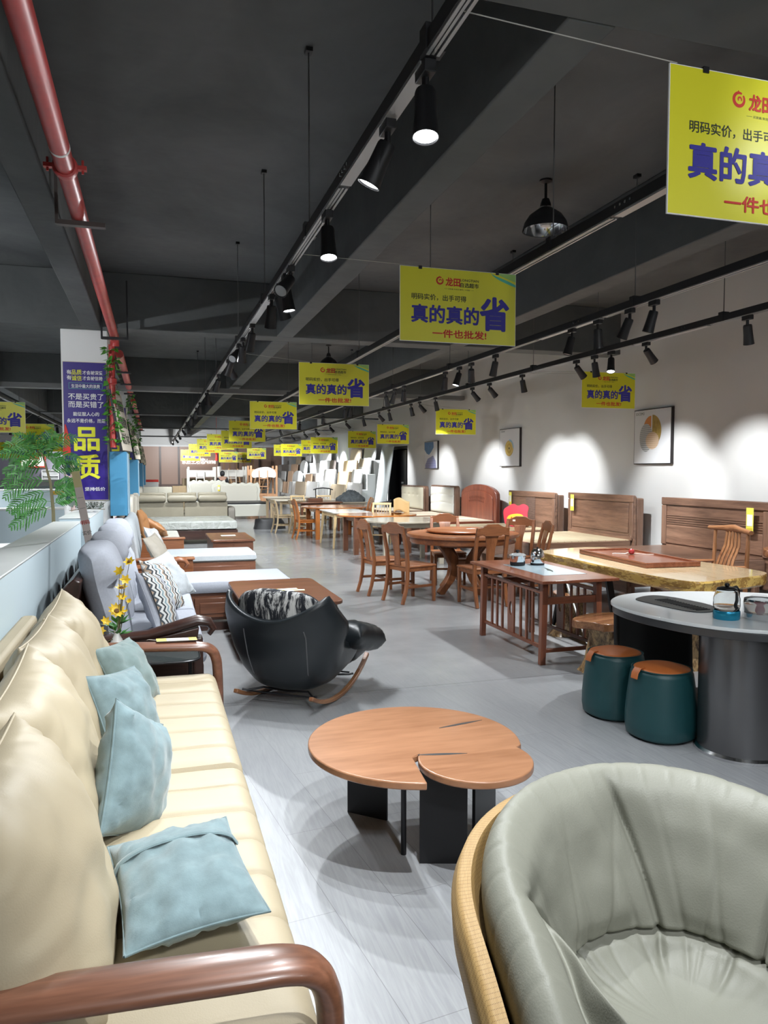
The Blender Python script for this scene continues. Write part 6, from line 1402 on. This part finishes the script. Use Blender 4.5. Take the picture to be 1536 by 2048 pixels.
# bunk beds
def bunk(x,y,w,h,m,label,d=1.0,rz=0):
    t=empty('bunk_bed',(x,y,0),rz,label=label,cat='bunk bed')
    for sx in (-1,1):
        for sy in (0,1): MB().cb((sx*w/2,sy*d,h/2),(.08,.08,h)).build('post',m,t,bevel=.01)
    for z in (.35,h-.45): 
        MB().box(-w/2,w/2,-.02,.02,z,z+.30).build('front_rail',m,t,bevel=.01); MB().box(-w/2,w/2,d-.02,d+.02,z,z+.30).build('rear_rail',m,t,bevel=.01); MB().box(-w/2,w/2,0,d,z+.02,z+.06).build('slat_base',m,t)
    for k in range(4): MB().sweep([(-w/2+.35-.02,-.05-.03*(4-k),.3+.33*k),(-w/2+.65,-.05-.03*(4-k),.3+.33*k)],.02,6).build('ladder_rung',m,t)
    for xx in (-w/2+.33,-w/2+.67): MB().sweep([(xx,-.2,0),(xx,-.05,h-.2)],.022,6).build('ladder_rail',m,t)
    return t
WB=plain('cream_bunk_paint',(.62,.60,.55),.45)
bunk(2.05,34.3,1.15,1.78,WB,'cream-white bunk bed behind the olive sofa, left one'); bunk(3.3,33.2,1.1,1.80,WB,'cream-white bunk bed behind the standing person')
bb=bunk(4.35,31.2,1.05,1.82,W_('cherry','x') if False else plain('peach_wood_paint',(.55,.30,.16),.5),'small orange-brown wooden bunk bed with white scalloped headboard')
MB().prism(smooth([(-.5,1.30),(-.5,1.6),(-.2,1.74),(.2,1.78),(.5,1.6),(.5,1.30),(.2,1.36),(0,1.30),(-.2,1.36)],2),-.05,-.03,'y').build('scalloped_headboard',WHITEG,bb)
for i,(x,h_) in enumerate(((3.45,2.5),(3.75,2.6),(4.1,2.6),(4.5,2.55),(4.95,2.6))):
    tag(MB().sweep([(x,39.5,0),(x+.04,39.7,h_)],[(.035,.05)]*2,4).build('timber_post',plain('raw_timber',(.50,.30,.16),.6)),['leftmost','second','third','fourth','rightmost'][i]+' of the upright raw timber boards standing at the back','timber')
for i,(x,y,lean) in enumerate(((3.95,33.5,.5),(4.15,32.6,.4),(3.6,35.0,-.3))):
    t=empty('bed_ladder',(x,y,0),label=['leaning wooden bunk ladder left of the small bunk bed','second leaning wooden ladder beside the small bunk bed','wooden ladder farther back by the timber boards'][i],cat='ladder')
    for s in (0,.4): MB().sweep([(s,0,0),(s+lean,.2,1.7)],.03,4).build('ladder_rail',plain('raw_timber',(.5,.3,.16)),t)
    for k in range(5): f=(k+.6)/5.5; MB().sweep([(lean*f,.2*f,1.7*f),(lean*f+.4,.2*f,1.7*f)],.018,6).build('ladder_rung',plain('raw_timber',(.5,.3,.16)),t)
# low cabinets & counters far left of the aisle
for i,(x0,x1,y,h_,m,l) in enumerate(((-.40,.68,30.5,.98,plain('cream_cabinet',(.60,.57,.47),.45),'long cream low cabinet behind the olive sofa'),(.72,1.25,31.3,1.0,plain('oak_cabinet',(.45,.33,.19),.5),'pale oak drawer cabinet beside the long cream cabinet'),(-.9,.2,34.5,1.12,plain('white_cabinet',(.62,.62,.60),.5),'white low counter with a red edge further back'),(1.3,2.6,37,1.25,plain('oak_cabinet',(.45,.33,.19)),'open oak shelf cabinet below the lit shop lettering'))):
    t=empty('low_cabinet',((x0+x1)/2,y,0),label=l,cat='cabinet'); w=x1-x0
    MB().box(-w/2,w/2,0,.45,.06,h_).build('cabinet_body',m,t,bevel=.006)
    for k in range(2): MB().box(-w/2+.02+k*w/2,-.02+k*w/2,-.015,0,.10,h_-.04).build('door',m,t,bevel=.004)
    if i==2: MB().box(-w/2,w/2,-.01,.46,h_,h_+.1).build('red_edge',RED,t)
    for sx in (-w/2+.05,w/2-.05): MB().cb((sx,.22,.03),(.05,.3,.06)).build('leg',BLACKM,t)
dk=empty('desk',(2.35,30.9,0),label='dark-topped desk in front of the standing person',cat='desk'); MB().box(-.6,.6,-.3,.3,.96,1.0).build('desk_top',W_('dk','x'),dk); MB().box(-.6,-.3,-.28,.28,0,.96).build('desk_side',BLACKM,dk); MB().box(.3,.6,-.28,.28,0,.96).build('desk_side',BLACKM,dk)
# upholstered things seen behind cabinets on the left
for i,(y,l) in enumerate(((12.5,'cream upholstered headboard standing edge-on by the second blue cabinet'),(15.8,'cream padded headboard edge-on farther along the columns'),(22.8,'cream padded headboard edge-on near the third column'))):
    tag(MB().prism(rrect(-.7,.7,0,1.22 if i==0 else 1.15,.15),-.06,.06,'x').build('padded_headboard',plain('cream_padded',(.58,.55,.47),.6),loc=(-.36,y,0),bevel=.04,seg=3),l,'headboard')
# person far down the aisle
pr=empty('person',(2.72,31.75,0),PI,label='person in black clothes with short black hair standing far down the aisle, back to camera',cat='person')
def skin(parent,name,V,E_,R,m,sub=2):
    me=bpy.data.meshes.new(name); me.from_pydata(V,E_,[]); o=bpy.data.objects.new(name,me); COL.objects.link(o); o.parent=parent
    o.modifiers.new('k','SKIN'); 
    for i,r in enumerate(R): me.skin_vertices[0].data[i].radius=(r,r) if not isinstance(r,tuple) else r
    me.skin_vertices[0].data[0].use_root=True
    md=o.modifiers.new('s','SUBSURF'); md.levels=sub; md.render_levels=sub; me.materials.append(m)
    me.polygons.foreach_set('use_smooth',[True]*len(me.polygons)); return o
bv=[(0,0,.88),(0,0,1.0),(0,.01,1.15),(0,.01,1.30),(0,.0,1.37),(0,-.01,1.45),(0,-.015,1.54),(.17,0,1.29),(.23,0,1.05),(.22,-.06,.82),(.22,-.08,.74),(-.17,0,1.29),(-.23,0,1.05),(-.22,-.06,.82),(-.22,-.08,.74),(.09,0,.84),(.10,.0,.46),(.10,.02,.08),(.10,-.10,.03),(-.09,0,.84),(-.10,0,.46),(-.10,.02,.08),(-.10,-.10,.03)]
be=[(0,1),(1,2),(2,3),(3,4),(4,5),(5,6),(3,7),(7,8),(8,9),(9,10),(3,11),(11,12),(12,13),(13,14),(0,15),(15,16),(16,17),(17,18),(0,19),(19,20),(20,21),(21,22)]
brr=[(.14,.10),(.13,.09),(.15,.10),(.14,.09),.05,.075,.07,.055,.042,.032,.03,.055,.042,.032,.03,.085,.06,.042,.035,.085,.06,.042,.035]
skin(pr,'body',bv,be,brr,plain('skin_tone',(.35,.20,.14),.6))
cl=[0,1,2,3,7,8,9,11,12,13,15,16,17,19,20,21]; mp_={c:i for i,c in enumerate(cl)}
skin(pr,'clothes',[bv[c] for c in cl],[(mp_[a],mp_[b]) for a,b in be if a in mp_ and b in mp_],[tuple(q*1.18 for q in brr[c]) if isinstance(brr[c],tuple) else (brr[c]*1.2,)*2 for c in cl],plain('black_cloth',(.01,.01,.013),.8))
hg=MB().grid(lambda u,v:(.10*math.sin(v*PI*.75)*math.cos(u*2*PI),.03+.10*math.sin(v*PI*.75)*math.sin(u*2*PI)-.0,1.49+.125*math.cos(v*PI*.75)),20,10,cu=True).build('hair',plain('black_hair',(.008,.008,.01),.6),pr)
# ------------------------------------------------------------------ far left showroom
for i,(x,z0,w,h_,l) in enumerate(((-5.3,1.75,1.1,.75,'left red-bordered lit poster on the mauve far wall'),(-3.35,1.25,.9,1.6,'tall lit white poster with red block beside the sign column'))):
    t=empty('wall_poster',(x,37.9,z0),label=l,cat='poster')
    MB().box(-w/2,w/2,0,.05,0,h_).build('frame',RED if i==0 else WHITEG,t); MB().box(-w/2+.08,w/2-.08,-.01,0,.08,h_-.08).build('poster_face',emit('lit_poster',(1,.96,.93),1.6),t)
    MB().box(-w/4,w/4,-.02,-.01,h_*.5,h_*.8).build('red_block',RED,t); mb=MB(); put_text(mb,'新品' if i==0 else '现代',.25,0,h_*.2,0,-.015,.02); mb.build('poster_lettering',RED if i==0 else BLACKI,t)
t=empty('wall_picture',(-7.0,37.9,1.45),label='white framed hanging scroll picture at the far left',cat='picture'); MB().box(-.3,.3,0,.05,0,1.0).build('frame',BLACKM,t); MB().box(-.26,.26,-.01,0,.04,.96).build('scroll_sheet',WHITEP,t)
t=empty('shelf_unit',(-4.55,37.69,.9),label='small white wall shelf unit on the mauve far wall',cat='shelf'); MB().box(-.35,.35,.28,.30,0,.75).build('shelf_back',WHITEG,t)
for z in (0,.24,.48,.73): MB().box(-.35,.35,0,.28,z,z+.025).build('shelf_board',WHITEG,t)
for s in (-1,1): MB().box(s*.35-.015,s*.35+.015,0,.3,0,.75).build('side_panel',WHITEG,t)
counter('low_wall',-9,-1.5,33,33.6,1.25,'white and pale blue display counter before the mauve wall',top=.25,tm=WHITEG)
t=empty('price_sign',(-2.05,19.97,1.02),label='orange and white promotion strip on the far low wall',cat='sign'); MB().box(-.35,.35,0,.01,0,.09).build('white_strip',WHITEG,t); MB().box(-.35,-.05,-.004,0,0,.09).build('orange_block',plain('amber',(.70,.36,.03),.5),t)
print('lights',NL[0])
